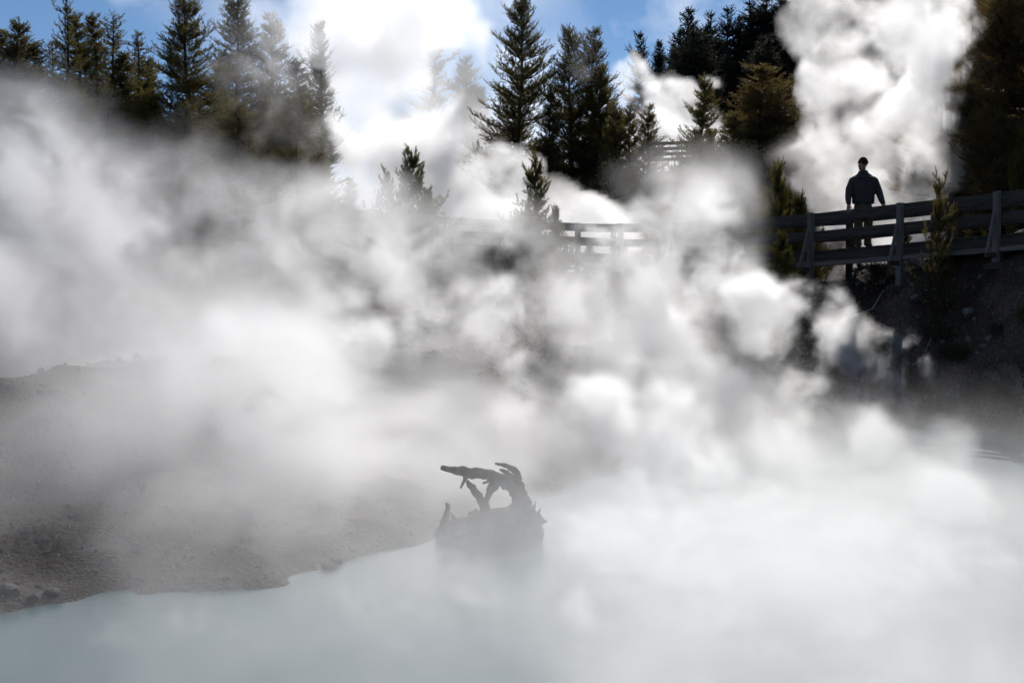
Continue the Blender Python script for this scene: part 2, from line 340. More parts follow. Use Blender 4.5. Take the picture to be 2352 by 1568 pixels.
# ------------------------------------------------------------------ conifers
def conifer(name, seed, H, Rad, base=.12, whorl=.42, nb=6, shoot=.30, needles=22, nlen=.095, nwid=.021, prof=.85, droop=.12, up=.32, jitter=.25, dens=1.0, lean=0.0, bare=.25, trunk_r=None, keep=1.0, step=.42):
    "returns (trunk mesh, crown mesh) of a lodgepole-like tree of height H with its base at the origin"
    r = np.random.default_rng(seed); tb = Tubes(); tr = trunk_r or H * .014 + .02
    k = 9; ts = np.linspace(0, 1, k); bend = r.normal(0, H * .006, (k, 2)).cumsum(0); bend[0] = 0
    path = [Vector((bend[i, 0] + lean * H * ts[i] ** 2, bend[i, 1], ts[i] * H)) for i in range(k)]
    path[0].z = -.35
    tb.tube(path, [tr * (1 - .93 * q) for q in ts], 7)
    def on(t):
        f = t * (k - 1); i = min(int(f), k - 2); return path[i].lerp(path[i + 1], f - i)
    P, D, Ln = [], [], []
    def add(p, d, l): P.append(p); D.append(d); Ln.append(l)
    t = base; lob = [(r.integers(1, 4), r.random() * 6.28, r.normal(0, 3), .10 + .14 * r.random()) for _ in range(3)]; gaps = [(r.random() * 6.28, base + r.random() * (.9 - base)) for _ in range(int(3 + jitter * 10))]
    while t < .985:
        tt = (t - base) / (1 - base)
        Lb = Rad * ((1 - tt) ** prof) * (min(1, .55 + tt * 3.0)) + .08
        o = on(t); n = max(3, int(nb * (1 if tt < .8 else .75) + r.integers(-1, 2))); a0 = r.random() * 6.28
        for q in range(n):
            if r.random() > keep: continue
            az = a0 + 6.283 * q / n + r.normal(0, .35); l = Lb * (1 + r.normal(0, jitter)) * (1 + sum(a_ * math.sin(k_ * az + p_ + f_ * t * 2) for k_, p_, f_, a_ in lob))
            if any(abs((az - ga + 3.14159) % 6.283 - 3.14159) < .55 and abs(t - gt) < .045 for ga, gt in gaps): l *= .35
            l = max(l, .1)
            oz = r.normal(0, whorl * .45)
            dr = droop * (1 - tt) - .35 * tt; u_ = up * (1 + r.normal(0, .3))
            h = Vector((math.cos(az), math.sin(az), 0)); side = Vector((-h.y, h.x, 0))
            bw = r.normal(0, .12)
            def bp_(s): return o + h * (l * s) + side * (l * bw * s * s) + Vector((0, 0, oz + l * (-dr * s + u_ * s * s)))
            pts = [bp_(s) for s in (0, .35, .7, 1)]
            rb = max(.006, min(tr * .4 * (1 - tt) + .006, l * .018))
            tb.tube(pts, [rb, rb * .8, rb * .5, rb * .25], 4, cap=False)
            s = bare if l > .5 else .15
            while s < 1:
                p = bp_(s); tg = (bp_(min(s + .05, 1.02)) - bp_(s - .05)).normalized()
                for sg in (-1, 1):
                    if r.random() > dens: continue
                    tw = (.42 * (1 - s) * l + .06) * (1 + r.normal(0, .25))
                    d = (tg * .75 + side * (sg * .8) + Vector((0, 0, .28 + r.normal(0, .2)))).normalized()
                    m_ = 0.0
                    while m_ <= max(tw, 0):
                        dd = (d + Vector((r.normal(0, .28), r.normal(0, .28), .25 + r.normal(0, .22)))).normalized()
                        add(p + d * m_, dd, shoot * (.7 + .5 * r.random())); m_ += shoot * .75
                if r.random() < .5 * dens: add(p, (tg + Vector((r.normal(0, .4), r.normal(0, .4), .7))).normalized(), shoot * .8)
                s += shoot * step / max(l, .3)
            add(bp_(.98), ((bp_(1.02) - bp_(.95)).normalized() + Vector((0, 0, .5))).normalized(), shoot * 1.1)
        t += whorl / H * (.75 + .5 * r.random()) * (1.0 if tt < .7 else .75)
    for s in np.linspace(.94, 1, 4):
        for q in range(3): add(on(s), Vector((r.normal(0, .3), r.normal(0, .3), 1)).normalized(), shoot * .9)
    P = np.array([tuple(v) for v in P]); D = np.array([tuple(v) for v in D]); Ln = np.array(Ln); n = len(P)
    q = needles
    s = r.random((n, q)); a = r.random((n, q)) * 6.283
    ref = np.where(np.abs(D[:, 2:3]) < .9, np.array([[0, 0, 1.]]), np.array([[1., 0, 0]])); X = np.cross(D, ref); X /= np.linalg.norm(X, axis=1, keepdims=True); Yv = np.cross(D, X)
    rad = X[:, None] * np.cos(a)[..., None] + Yv[:, None] * np.sin(a)[..., None]; tan = -X[:, None] * np.sin(a)[..., None] + Yv[:, None] * np.cos(a)[..., None]
    nd = D[:, None] * .75 + rad * .72 + r.normal(0, .12, (n, q, 3)); nd /= np.linalg.norm(nd, axis=2, keepdims=True)
    o = P[:, None] + D[:, None] * (s * Ln[:, None])[..., None]
    ll = (nlen * (.75 + .5 * r.random((n, q))))[..., None]
    v0, v1, v2 = o + tan * nwid * .5, o - tan * nwid * .5, o + nd * ll
    V = np.stack([v0, v1, v2], 2).reshape(-1, 3); Fc = np.arange(len(V)).reshape(-1, 3)
    return tb.mesh(name + '_trunk'), mesh_np(name + '_crown', V, Fc)
PROTO = {}
def proto(key, mat, *a, **k):
    tm, cm = conifer(key, *a, **k); tm.materials.append(M['bark']); cm.materials.append(M[mat])
    PROTO[key] = (tm, cm, a[1], a[2])
#      key        material        seed  H   R
proto('big',     'needle', 11, 10, 2.15, base=.08, whorl=.30, nb=8, prof=.78, up=.36, droop=.2, dens=.9, jitter=.3, bare=.22)
proto('bigb',    'needle', 12, 10, 1.9, base=.06, whorl=.30, nb=8, prof=.9, up=.4, droop=.15, dens=.95, jitter=.25, bare=.2)
proto('full',    'needle', 13, 10, 1.5, base=.08, whorl=.30, nb=8, prof=.75, up=.42, dens=.95, jitter=.3, bare=.2)
proto('slim',    'needle', 14, 10, .85, base=.30, whorl=.32, nb=6, prof=.65, up=.45, dens=.8, jitter=.35, shoot=.26, keep=.85, bare=.2)
proto('narrow',  'needle', 15, 10, 1.05, base=.12, whorl=.29, nb=8, prof=.8, up=.45, dens=.9, jitter=.35, bare=.2)
proto('scrag',   'needle', 16, 10, 1.15, base=.18, whorl=.40, nb=6, prof=.6, up=.4, droop=.1, dens=.75, jitter=.45, keep=.8, bare=.25)
proto('brown',   'needle_brown', 17, 10, 2.0, base=.05, whorl=.31, nb=8, prof=.7, up=.3, droop=.2, dens=.95, jitter=.25, bare=.2)
proto('far',     'needle_far', 18, 10, 1.45, base=.06, whorl=.38, nb=7, prof=.75, up=.4, dens=.9, jitter=.3, shoot=.34, needles=14, nlen=.13, nwid=.045, bare=.15)
proto('farslim', 'needle_far', 19, 10, 1.0, base=.15, whorl=.38, nb=7, prof=.7, up=.4, dens=.85, jitter=.35, shoot=.34, needles=14, nlen=.13, nwid=.045, keep=.9, bare=.15)
proto('young',   'needle_young', 20, 3, .85, base=.05, whorl=.21, nb=6, prof=1.05, up=.7, droop=-.05, dens=.8, jitter=.25, shoot=.19, nlen=.082, nwid=.014, needles=40, trunk_r=.035, bare=.3)
proto('youngb',  'needle_young', 21, 3, .85, base=.06, whorl=.24, nb=6, prof=1.0, up=.75, droop=-.1, dens=.75, jitter=.35, shoot=.2, nlen=.088, nwid=.014, needles=42, trunk_r=.04, bare=.34, lean=.04)
proto('youngc',  'needle_young', 22, 3, .7, base=.05, whorl=.23, nb=5, prof=1.0, up=.8, droop=-.1, dens=.75, jitter=.3, shoot=.19, nlen=.082, nwid=.014, needles=40, trunk_r=.03, bare=.34, lean=-.04)
proto('youngd',  'needle', 23, 3, .75, base=.05, whorl=.25, nb=5, prof=.95, up=.75, droop=-.1, dens=.62, jitter=.35, shoot=.19, nlen=.08, nwid=.013, needles=36, trunk_r=.03, bare=.4)
print({k: len(v[1].polygons) for k, v in PROTO.items()})
print('protos', round(time.time() - T0, 1))
trng = np.random.default_rng(5)
def tree(key, px, py, Y, wpx, label, group=None, name='pine_tree', cat='tree', rot=None, zbase=None):
    "a tree whose tip is at (px, py) and whose crown is wpx wide in the photograph"
    tip = at(px, py, Y); z0 = gz(tip.x, Y) if zbase is None else zbase
    h = max(tip.z - z0, .4); tm, cm, H, Rd = PROTO[key]
    w = 1.2 * wpx / FPX * Y / (2 * Rd)
    e = empty(name, (tip.x, Y, z0)); e.rotation_euler.z = trng.random() * 6.28 if rot is None else rot
    e.scale = (w, w, h / H)
    tag(e, label, cat, group)
    link('trunk', tm, None, e); link('crown', cm, None, e)
    return e
BK = 'pines standing at the back left'
tree('bigb', 30, 47, 52, 190, 'bushy dark pine at the far left edge, its top against clear blue sky', BK)
tree('narrow', -40, 70, 53, 170, 'pine cut by the left border beside the bushy dark pine', BK)
tree('narrow', 78, 107, 53.5, 120, 'short dark pine just right of the bushy edge pine', BK)
tree('scrag', 122, 100, 54, 80, 'ragged pine with a sparse side crown left of the tall thin pine', BK)
tree('slim', 147, -8, 50, 62, 'tall thin pine with a bare visible trunk and small sparse top', BK)
tree('narrow', 185, 42, 53, 98, 'dense narrow pine touching the tall thin pine on its right', BK)
tree('narrow', 222, 43, 55, 95, 'narrow pine second to the right of the tall thin pine', BK)
tree('scrag', 253, 43, 54, 110, 'sparse pine with one long branch reaching to the right', BK)
tree('slim', 308, 77, 53, 80, 'small-topped thin pine alone before a white cloud', BK)
tree('narrow', 280, 122, 51, 120, 'lower pine filling the gap below the two sparse pines', BK)
tree('narrow', 328, 143, 54, 85, 'short pine at the foot of the small-topped thin pine', BK)
tree('scrag', 349, 152, 55, 80, 'smallest pine top left of the great broad dark pine', BK)
tree('big', 433, -14, 49, 215, 'great broad dark pine, tallest and densest of the left stand', BK)
tree('full', 493, 147, 51, 105, 'crooked short pine leaning on the right of the great broad pine', BK)
tree('big', 540, -8, 55, 190, 'broad pine whose top is veiled white by drifting steam', BK)
tree('full', 622, 46, 56, 120, 'slightly misty pine right of the white veiled broad pine', BK)
tree('narrow', 690, 147, 54, 120, 'shorter pine at the left rim of the white steam column', BK)
tree('narrow', 733, 62, 60, 80, 'ghostly pine almost lost in the rim of the steam column', BK)
LW = 'shorter pines in front of the left stand'
for i, (px, py, w, k, lb) in enumerate((
    (50, 205, 190, 'full', 'olive pine in thin steam below the bushy edge pine'),
    (150, 215, 170, 'full', 'olive pine in thin steam below the tall thin pine'),
    (245, 205, 180, 'bigb', 'olive pine with sunlit tips low in the middle of the left stand'),
    (330, 225, 170, 'full', 'olive pine left of the great broad pine, above the rolling steam'),
    (420, 235, 190, 'bigb', 'dark green young pine below the great broad pine'),
    (520, 245, 170, 'full', 'pine below the crooked short pine, wrapped in steam at its foot'),
    (600, 225, 170, 'bigb', 'thick pine below the white veiled pine'),
    (680, 232, 150, 'full', 'yellowish green pine beside the bright steam column'),
    (735, 335, 60, 'full', 'low pine in shadow at the foot of the steam column'),
    (800, 415, 60, 'full', 'small dark pine under the overhanging white steam'))):
    tree(k, px, py, 47.5 - (i % 3) * .9, w, lb, LW)
MD = 'pines standing in the middle distance'
tree('slim', 994, 83, 68, 100, 'ghost-pale slim pine left of the two faint ones inside the white steam', MD)
tree('full', 1052, 143, 67, 120, 'pale grey pine fading in steam left of the tallest centre pine', MD)
tree('narrow', 1080, 207, 66, 110, 'low grey pine tucked against the left foot of the tallest centre pine', MD)
tree('big', 1184, -5, 52, 195, 'tallest centre pine with thick visible trunk and wispy steam on top', MD)
tree('bigb', 1262, 205, 51, 110, 'lower bushy pine on the right flank of the tallest centre pine', MD)
tree('big', 1317, 65, 53, 160, 'left and taller of the twin-topped pines in the centre', MD)
tree('full', 1350, 75, 52.5, 135, 'right one of the twin-topped pines in the centre', MD)
tree('full', 1382, 160, 51.5, 115, 'dense lower pine on the right flank of the twin-topped pair', MD)
tree('full', 1412, 245, 50, 90, 'short pine at the right foot of the twin-topped pair', MD)
tree('full', 1448, 248, 51, 80, 'small pine left of its equal twin before white steam', MD)
tree('full', 1478, 248, 50.5, 95, 'small pine between its twin and the distant upper railing', MD)
tree('bigb', 1610, 178, 48, 135, 'dark solitary pine before the far white puff, right of the upper railing', MD)
tree('full', 1640, 305, 45, 80, 'small bright green pine at the foot of the dark solitary pine', MD)
tree('brown', 1760, 150, 50, 230, 'wide olive pine veiled by sunlit haze left of the big plume', MD)
tree('full', 1800, 190, 52, 130, 'slim hazy pine behind the right side of the wide olive pine', MD)
tree('full', 1690, 262, 47, 120, 'bushy low pine left of the wide olive pine, above the steam', MD)
tree('full', 1850, 300, 50, 120, 'shadowed pine against the left edge of the big plume', MD)
tree('full', 1830, 345, 46, 120, 'low olive pine below the shadowed one left of the person', MD)
RG = 'pines at the right border'
tree('brown', 2285, -90, 41, 270, 'huge brownish pine filling the right of the big plume', RG)
tree('brown', 2395, -60, 40, 240, 'huge dark pine cut by the right border', RG)
tree('brown', 2235, 190, 40, 120, 'lower olive pine whose tip meets the plume edge above the railing', RG)
tree('brown', 2300, 215, 38.5, 160, 'dense dark pine directly above the right end of the railing', RG)
tree('young', 2351, 335, 35, 75, 'small bright-tipped pine at the right border above the railing', RG)
tree('brown', 2200, 90, 46, 110, 'shaded pine half hidden behind the right edge of the plume', RG)
FR = 'dark conifers of the forest on the far hillside'
tree('far', 1479, 78, 92, 66, 'first isolated dark conifer on the far ridge, left of the ridge gap', FR)
for px, py, w in ((1506, 97, 46), (1524, 100, 44), (1541, 100, 44)): tree('far', px, py, 93, w, 'small dark conifer in the short row on the far ridge', FR)
tree('farslim', 1588, 24, 88, 60, 'open-crowned dark conifer standing against blue sky on the far ridge', FR)
tree('far', 1638, 30, 88, 60, 'dark conifer second from the blue gap on the far ridge', FR)
tree('far', 1665, 22, 87, 76, 'pointed dark conifer with hazy tip on the far ridge', FR)
tree('far', 1720, 8, 87, 84, 'broad dark conifer with black crown on the far ridge', FR)
FL = 'dark conifer packed into the forest on the far hillside'
far_pts = [(1566, 75, 88), (1615, 60, 88), (1690, 40, 88), (1746, 15, 88), (1768, -4, 87), (1785, 10, 88), (1801, -14, 87), (1835, -20, 86), (1870, -40, 86), (1905, -50, 86)]
for i in range(92):
    far_pts.append((1560 + trng.random() * 850, None, 74 + trng.random() * 16))
for i, (px, py, Y) in enumerate(far_pts):
    X = (px - CX) / FPX * Y
    if py is None:
        h = 7 + trng.random() * 3.2; p = gz(X, Y) + h; py = HZ - (p - EYE) / Y * FPX
        if px < 1860 and py < 60 + (1700 - px) * .12: py = 70 + trng.random() * 90
        if px < 1600: py = max(py, 110 + trng.random() * 60)
    tree('far' if i % 3 else 'farslim', px, py, Y, 62 + trng.random() * 30, FL, FR)
SP = 'young pines growing along the boardwalk'
tree('youngb', 941, 372, 40, 118, 'young pine in the centre-left with open tufted branches', SP, rot=.4)
tree('youngc', 888, 407, 40.5, 70, 'thin young pine left of the open tufted one', SP, rot=2)
tree('young', 983, 452, 39.5, 80, 'low spreading young pine right of the open tufted one', SP, rot=1)
tree('youngc', 1226, 378, 35.5, 100, 'young pine with leaning tip rising over the middle of the railing', SP, rot=3.4)
tree('young', 1195, 505, 35, 70, 'short bushy pine below the leaning young pine', SP)
tree('young', 1278, 492, 34.5, 60, 'small bushy pine right of the leaning young pine, before the railing', SP)
tree('youngd', 2155, 436, 27.4, 80, 'dark young pine standing in front of the railing right of the person', SP, rot=1.2)
tree('young', 1798, 556, 29.2, 90, 'low sunlit young pine under the left part of the walk', SP)
tree('young', 1786, 412, 36, 100, 'young pine behind the railing left of the person', SP)
tree('young', 1745, 470, 37, 110, 'second young pine behind the railing, further left of the person', SP)
tree('young', 1840, 475, 37, 100, 'low olive pine behind the railing just left of the person', SP)
tree('young', 1355, 566, 38.6, 46, 'pine seedling seen through the gap under the middle rail', SP)
tree('young', 1437, 572, 38, 40, 'pine seedling right of the one in the railing gap', SP)
tree('young', 2080, 555, 33.5, 60, 'sunlit pine shoots under the walk right of the person', SP)
tree('young', 2240, 520, 31.5, 90, 'dark green young pine behind the lower rail at the right', SP)
print('trees', round(time.time() - T0, 1))

# ------------------------------------------------------------------ boardwalk
nodes = [(2750, 24.3, 388), (2520, 25.6, 414), (2290, 27.0, 441), (2068, 28.5, 467), (1863, 30.2, 490), (1690, 32.1, 503), (1545, 34.1, 511), (1425, 36.2, 514), (1327, 38.0, 513), (1160, 40.2, 506), (1035, 42.4, 499), (905, 44.7, 491), (754, 47.2, 478), (615, 49.5, 466), (480, 51.8, 455)]
bw = empty('boardwalk'); tag(bw, 'grey timber boardwalk with plank railing crossing the slope under the person', 'boardwalk')
top = [at(*(n[0], n[2], n[1])) for n in nodes]
n = len(top)
outs = []
for i in range(n):
    d = (top[min(i + 1, n - 1)] - top[max(i - 1, 0)]); d.z = 0; d.normalize(); outs.append(Vector((-d.y, d.x, 0)))     # towards the pool
    if outs[-1].y > 0: outs[-1] = -outs[-1]
WID = 1.25
UP = Vector((0, 0, 1))
for sidei, sg in ((0, 1), (1, -1)):
    base = [p if sidei == 0 else p - o * WID for p, o in zip(top, outs)]
    for i in range(n - 1):
        a, b = base[i], base[i + 1]
        ex = (b - a).normalized() * .001
        ins = (outs[i] + outs[i + 1]).normalized() * (-sg * .085)
        jit = lambda: Vector((0, 0, trng.normal(0, .006)))
        w = M['wood']
        rh = .215 if sidei == 0 else .19
        board('rail', a + ins - UP * .11 + jit() + ex, b + ins - UP * .11 + jit() - ex, rh, .045, w, bw)
        board('rail', a + ins - UP * (.485 if sidei == 0 else .475) + jit() + ex, b + ins - UP * (.485 if sidei == 0 else .475) + jit() - ex, rh - .02, .045, w, bw)
        board('fascia', a + ins - UP * .925 + ex, b + ins - UP * .925 - ex, .22, .05, w, bw)
        if sidei == 0:
            board('beam', a + ins * .4 - UP * 1.085 + ex, b + ins * .4 - UP * 1.085 - ex, .10, .09, M['wood_pale_lit'], bw)
    for i in range(n):
        p = base[i]; o = outs[i] * sg
        zg = gz(p.x, p.y); zb = min(zg, p.z - 1.25)
        po = board('post', Vector((p.x, p.y, zb - .05)), p + UP * .012, .12, .12, M['wood_pale_lit'] if sidei == 0 else M['wood'], bw, up=o)
        br = board('brace', p + o * .075 - UP * .38, p + o * .36 - UP * 1.2, .09, .045, M['wood_pale_lit'] if sidei == 0 else M['wood'], bw, up=o)
        board('cross_beam', p - o * .05 - UP * 1.19, p + o * .40 - UP * 1.19, .09, .07, M['wood'], bw).name = 'cross_beam'
        if sidei == 0:
            ft = board('footing', Vector((p.x - .2, p.y - .02, zb - .02)), Vector((p.x + .2, p.y + .02, zb + .02)), .12, .2, M['wood'], bw)
# deck planks, one mesh
Vp, Fp = [], []
for i in range(n - 1):
    a, b = top[i], top[i + 1]; L_ = (b - a).length; m_ = int(L_ / .15)
    for k in range(m_):
        s0, s1 = (k + .04) / m_, (k + .96) / m_
        q = []
        for s in (s0, s1):
            o = outs[i].lerp(outs[i + 1], s); c = a.lerp(b, s) - UP * (.80 + trng.normal(0, .002))
            q += [c - o * .03, c - o * (WID - .03)]
        bI = len(Vp)
        for v in q: Vp.append(v)
        for v in q: Vp.append(v - UP * .04)
        Fp += [(bI, bI + 1, bI + 3, bI + 2), (bI + 4, bI + 6, bI + 7, bI + 5), (bI, bI + 2, bI + 6, bI + 4), (bI + 1, bI + 5, bI + 7, bI + 3), (bI, bI + 4, bI + 5, bI + 1), (bI + 2, bI + 3, bI + 7, bI + 6)]
link('deck', mesh_np('deck', np.array([tuple(v) for v in Vp]), np.array(Fp)), M['wood'], bw)
# distant upper flight
fl = empty('upper_railing', at(1540, 345, 62)); tag(fl, 'distant grey railing high between the small twin pines and dark solitary pine', 'railing'); fl.location = (0, 0, 0)
A_, B_ = at(1478, 332, 60), at(1612, 326, 58)
for dz in (0, .22, .44, .66): board('rail', A_ - UP * dz, B_ - UP * dz, .13, .05, M['wood'], fl)
for s in (0, .33, .66, 1):
    p = A_.lerp(B_, s); board('post', p + Vector((0, -.06, -2.2)), p + Vector((0, -.06, .08)), .1, .06, M['wood_pale_lit'], fl, up=Vector((0, 1, 0)))

# ------------------------------------------------------------------ person
def deck_z(px, Y):
    best = None
    P = at(px, 500, Y)
    bi = min(range(n - 1), key=lambda i: abs((top[i].lerp(top[i + 1], .5) - Vector((P.x, P.y, top[i].z))).length))
    a, b = top[bi], top[bi + 1]; d = b - a; s = max(0, min(1, ((P.x - a.x) * d.x + (P.y - a.y) * d.y) / (d.x ** 2 + d.y ** 2)))
    return a.lerp(b, s).z - .80
pp = at(1982, 560, 29.75); dz_ = deck_z(1982, 29.75)
K = 1.0
def remesh(o, vox, it=2):
    md = o.modifiers.new('remesh', 'REMESH'); md.mode = 'VOXEL'; md.voxel_size = vox; md.use_smooth_shade = True
    s_ = o.modifiers.new('smooth', 'SMOOTH'); s_.iterations = it; s_.factor = .5
body = Tubes()
# trunk and neck, legs, arms: local x to the right of the picture, -y to the camera
body.tube([(0, .02, .80), (0, .02, .95), (0, .01, 1.15), (0, .01, 1.35), (0, .02, 1.46)], [(.16, .12), (.17, .125), (.17, .125), (.19, .125), (.10, .09)], 14, up=(1, 0, 0))
body.tube([(0, .03, 1.44), (-.012, .02, 1.50), (-.018, .012, 1.60)], [.068, .06, .06], 12)
# head turned to the left of the picture
hd = Vector((-.022, .0, 1.665)); look = Vector((-.80, -.60, -.08)).normalized()
body.ball(hd + Vector((.012, .012, .02)), (.084, .095, .105), 16, 10)
body.ball(hd + look * .035 - UP * .045, (.062, .064, .085), 14, 8)
body.ball(hd + look * .072 - UP * .10, (.030, .030, .026), 10, 6)                     # chin
body.tube([hd + look * .092 + UP * .02, hd + look * .108 - UP * .012, hd + look * .118 - UP * .032, hd + look * .098 - UP * .04], [.010, .013, .017, .012], 8)   # nose
sidev = Vector((look.y, -look.x, 0)).normalized()
for sg in (-1, 1):
    body.ball(hd + sidev * (.082 * sg) - look * .012 - UP * .02, (.017, .017, .034), 8, 6)   # ears
    body.ball(hd + look * .088 + sidev * (.033 * sg) + UP * .022, (.017, .017, .010), 8, 5)  # brows
body.tube([hd + look * .098 - UP * .066 - sidev * .024, hd + look * .103 - UP * .066, hd + look * .098 - UP * .066 + sidev * .024], [.007, .010, .007], 6)   # lips
for sg, fx in ((-1, -.115), (1, .105)):
    body.tube([(fx * .8, .02, .90), (fx, .01, .50), (fx + .01 * sg, .02, .12), (fx + .01 * sg, .0, .06)], [.085, .06, .045, .045], 10)
    body.ball((fx + .012 * sg, -.05, .045), (.045, .12, .04), 10, 6)
arms = {-1: [(-.19, .02, 1.36), (-.285, .0, 1.16), (-.325, -.10, .97), (-.335, -.20, .865)], 1: [(.20, .02, 1.36), (.295, .02, 1.16), (.335, -.08, .97), (.345, -.19, .875)]}
for sg in (-1, 1): body.tube(arms[sg], [.062, .05, .042, .030], 10)
def finger(pts, r): body.tube(pts, r, 6)
# left hand of the picture: fingers spread down on the rail; right hand: fingers folded over the rail
w0 = Vector((-.337, -.215, .85))
body.tube([w0, w0 + Vector((-.012, -.03, -.045)), w0 + Vector((-.022, -.055, -.085))], [(.03, .018), (.042, .016), (.040, .014)], 10, up=(1, 0, 0))
for q, (ox, sx, ln) in enumerate(((-.05, -.045, .075), (-.032, -.022, .085), (-.010, .0, .085), (.012, .014, .070))):
    b0 = w0 + Vector((ox, -.06, -.09)); finger([b0, b0 + Vector((sx * .5, -.018, -ln * .45)), b0 + Vector((sx, -.020, -ln * .8)), b0 + Vector((sx * 1.2, -.012, -ln))], [.0095, .009, .0085, .007])
finger([w0 + Vector((.018, -.02, -.03)), w0 + Vector((.045, -.035, -.065)), w0 + Vector((.048, -.045, -.105))], [.012, .0105, .008])
w1 = Vector((.347, -.205, .86))
body.tube([w1, w1 + Vector((.006, -.035, -.02)), w1 + Vector((.010, -.075, -.035))], [(.03, .018), (.041, .016), (.040, .014)], 10, up=(1, 0, 0))
for q, (ox, ln) in enumerate(((-.020, .066), (.0, .078), (.020, .074), (.038, .058))):
    b0 = w1 + Vector((ox + .004, -.078, -.036)); finger([b0, b0 + Vector((0, -.035, -.006)), b0 + Vector((0, -.05, -.03)), b0 + Vector((0, -.044, -.03 - ln * .4))], [.0095, .009, .0085, .007])
finger([w1 + Vector((-.024, -.02, -.01)), w1 + Vector((-.045, -.05, -.035)), w1 + Vector((-.046, -.075, -.055))], [.012, .0105, .008])
person = link('person', body.mesh('person'), M['skin'], None, (pp.x, 29.75, dz_))
tag(person, 'person in dark jacket, khaki trousers and black knit hat, hands on the railing', 'person')
remesh(person, .0065, 3); person.scale = (1.05, 1.05, 1.05)
jk = Tubes()
jk.tube([(0, .02, .875), (0, .02, .90), (0, .015, 1.0), (0, .01, 1.15), (0, .01, 1.28), (0, .015, 1.37), (0, .02, 1.425), (0, .025, 1.475), (0, .025, 1.51)],
        [(.205, .15), (.222, .16), (.226, .165), (.226, .165), (.235, .16), (.235, .15), (.19, .13), (.125, .105), (.085, .08)], 20, up=(1, 0, 0))
jk.tube([(-.004, .03, 1.46), (-.006, .028, 1.50), (-.008, .03, 1.535)], [(.105, .10), (.098, .095), (.092, .088)], 14)     # collar
for sg in (-1, 1):
    a = [Vector(q) for q in arms[sg]]; jk.ball(a[0] + Vector((-.012 * sg, 0, -.01)), (.085, .085, .08), 12, 8)
    jk.tube([a[0], a[0].lerp(a[1], .5), a[1], a[1].lerp(a[2], .5), a[2], a[3]], [.088, .083, .076, .070, .063, .045], 12)
    jk.tube([a[2].lerp(a[3], .75), a[3] + (a[3] - a[2]).normalized() * .01], [.050, .044], 12)
for i in range(9):     # quilting
    z = .93 + i * .058
    ra = .218 + .006 * math.sin(i); jk.tube([(0, .013, z - .02), (0, .013, z), (0, .013, z + .02)], [(ra - .012, .150), (ra + .006, .166), (ra - .012, .150)], 20, up=(1, 0, 0))
jo = link('jacket', jk.mesh('jacket'), M['jacket'], person); remesh(jo, .011, 3)
tk = Tubes()
tk.tube([(0, .02, .74), (0, .02, .82), (0, .02, .93)], [(.16, .125), (.178, .14), (.17, .13)], 16, up=(1, 0, 0))
for sg, fx in ((-1, -.098), (1, .098)):
    tk.tube([(fx * .85, .02, .82), (fx, .0, .66), (fx * 1.02, -.015, .48), (fx * 1.0, .015, .3), (fx * 1.02, .02, .14), (fx * 1.02, .0, .06)], [.098, .096, .088, .082, .074, .080], 12)
to = link('trousers', tk.mesh('trousers'), M['trousers'], person); remesh(to, .012, 3)
bn = Tubes(); bc = hd + Vector((.012, .012, .018))
bn.ball(bc + UP * .02, (.094, .104, .105), 18, 10)
bn.tube([bc + Vector((0, 0, -.012)), bc + Vector((0, 0, .012)), bc + Vector((0, 0, .042))], [(.098, .108), (.104, .114), (.098, .108)], 18, up=(1, 0, 0))
bo = link('knit_hat', bn.mesh('knit_hat'), M['black_knit'], person); remesh(bo, .01, 2)
for sg, fx in ((-1, -.10), (1, .10)):
    sb = Tubes(); sb.ball((fx + .012 * sg, -.055, .05), (.056, .14, .052), 12, 8); sb.tube([(fx, .02, .05), (fx, .02, .13)], [.062, .058], 12); sb.ball((fx + .012 * sg, -.05, .02), (.06, .145, .022), 12, 6)
    so = link('boot', sb.mesh('boot'), M['shoe'], person); remesh(so, .01, 2)

# ------------------------------------------------------------------ driftwood stump
def stp(x, y, dy=0): return at(998 + x * .1563 - 2, 1037 + y * .1563, 14.55) + Vector((0, dy, 0))
SC = .1563 / FPX * 14.55
def limb(name, pts, seed, parent, k=10):
    r = np.random.default_rng(seed); tb = Tubes(); P, Rr = [], []
    dense = []
    for i in range(len(pts) - 1):
        for s in (0, .33, .66): dense.append([pts[i][q] * (1 - s) + pts[i + 1][q] * s for q in range(4)])
    dense.append(list(pts[-1]))
    for x, y, rr, dy in dense:
        P.append(stp(x + r.normal(0, rr * .06), y + r.normal(0, rr * .06), dy)); Rr.append((rr * SC * (1 + r.normal(0, .08)), rr * SC * (1 + r.normal(0, .08))))
    tb.tube(P, Rr, k); me = tb.mesh(name)
    co = np.zeros(len(me.vertices) * 3, np.float32); me.vertices.foreach_get('co', co); co += r.normal(0, .004, co.shape).astype(np.float32); me.vertices.foreach_set('co', co)
    return link(name, me, M['drift'], parent)
stump = empty('driftwood_stump'); tag(stump, 'dead grey uprooted stump with arched limbs standing at the edge of the steaming pool', 'stump')
basem = Tubes(); rr_ = np.random.default_rng(3)
for pts in ([(60, 1250, 90), (220, 1120, 120), (450, 1080, 135), (700, 1050, 190), (950, 1000, 175), (1200, 970, 190), (1420, 1020, 170), (1500, 1250, 120)],
            [(200, 1400, 150), (600, 1330, 260), (1000, 1300, 300), (1300, 1300, 250), (1450, 1380, 160)], [(1180, 720, 90), (1300, 860, 170), (1420, 1000, 180), (1480, 1200, 130), (1490, 1450, 110)], [(600, 880, 40), (640, 930, 70), (660, 1050, 120)],
            [(1655, 1030, 12), (1590, 1025, 45), (1490, 1040, 90)], [(500, 900, 20), (560, 910, 45), (640, 960, 80)]):
    basem.tube([stp(x, y, rr_.normal(0, .03)) for x, y, _ in pts], [q[2] * SC for q in pts], 10)
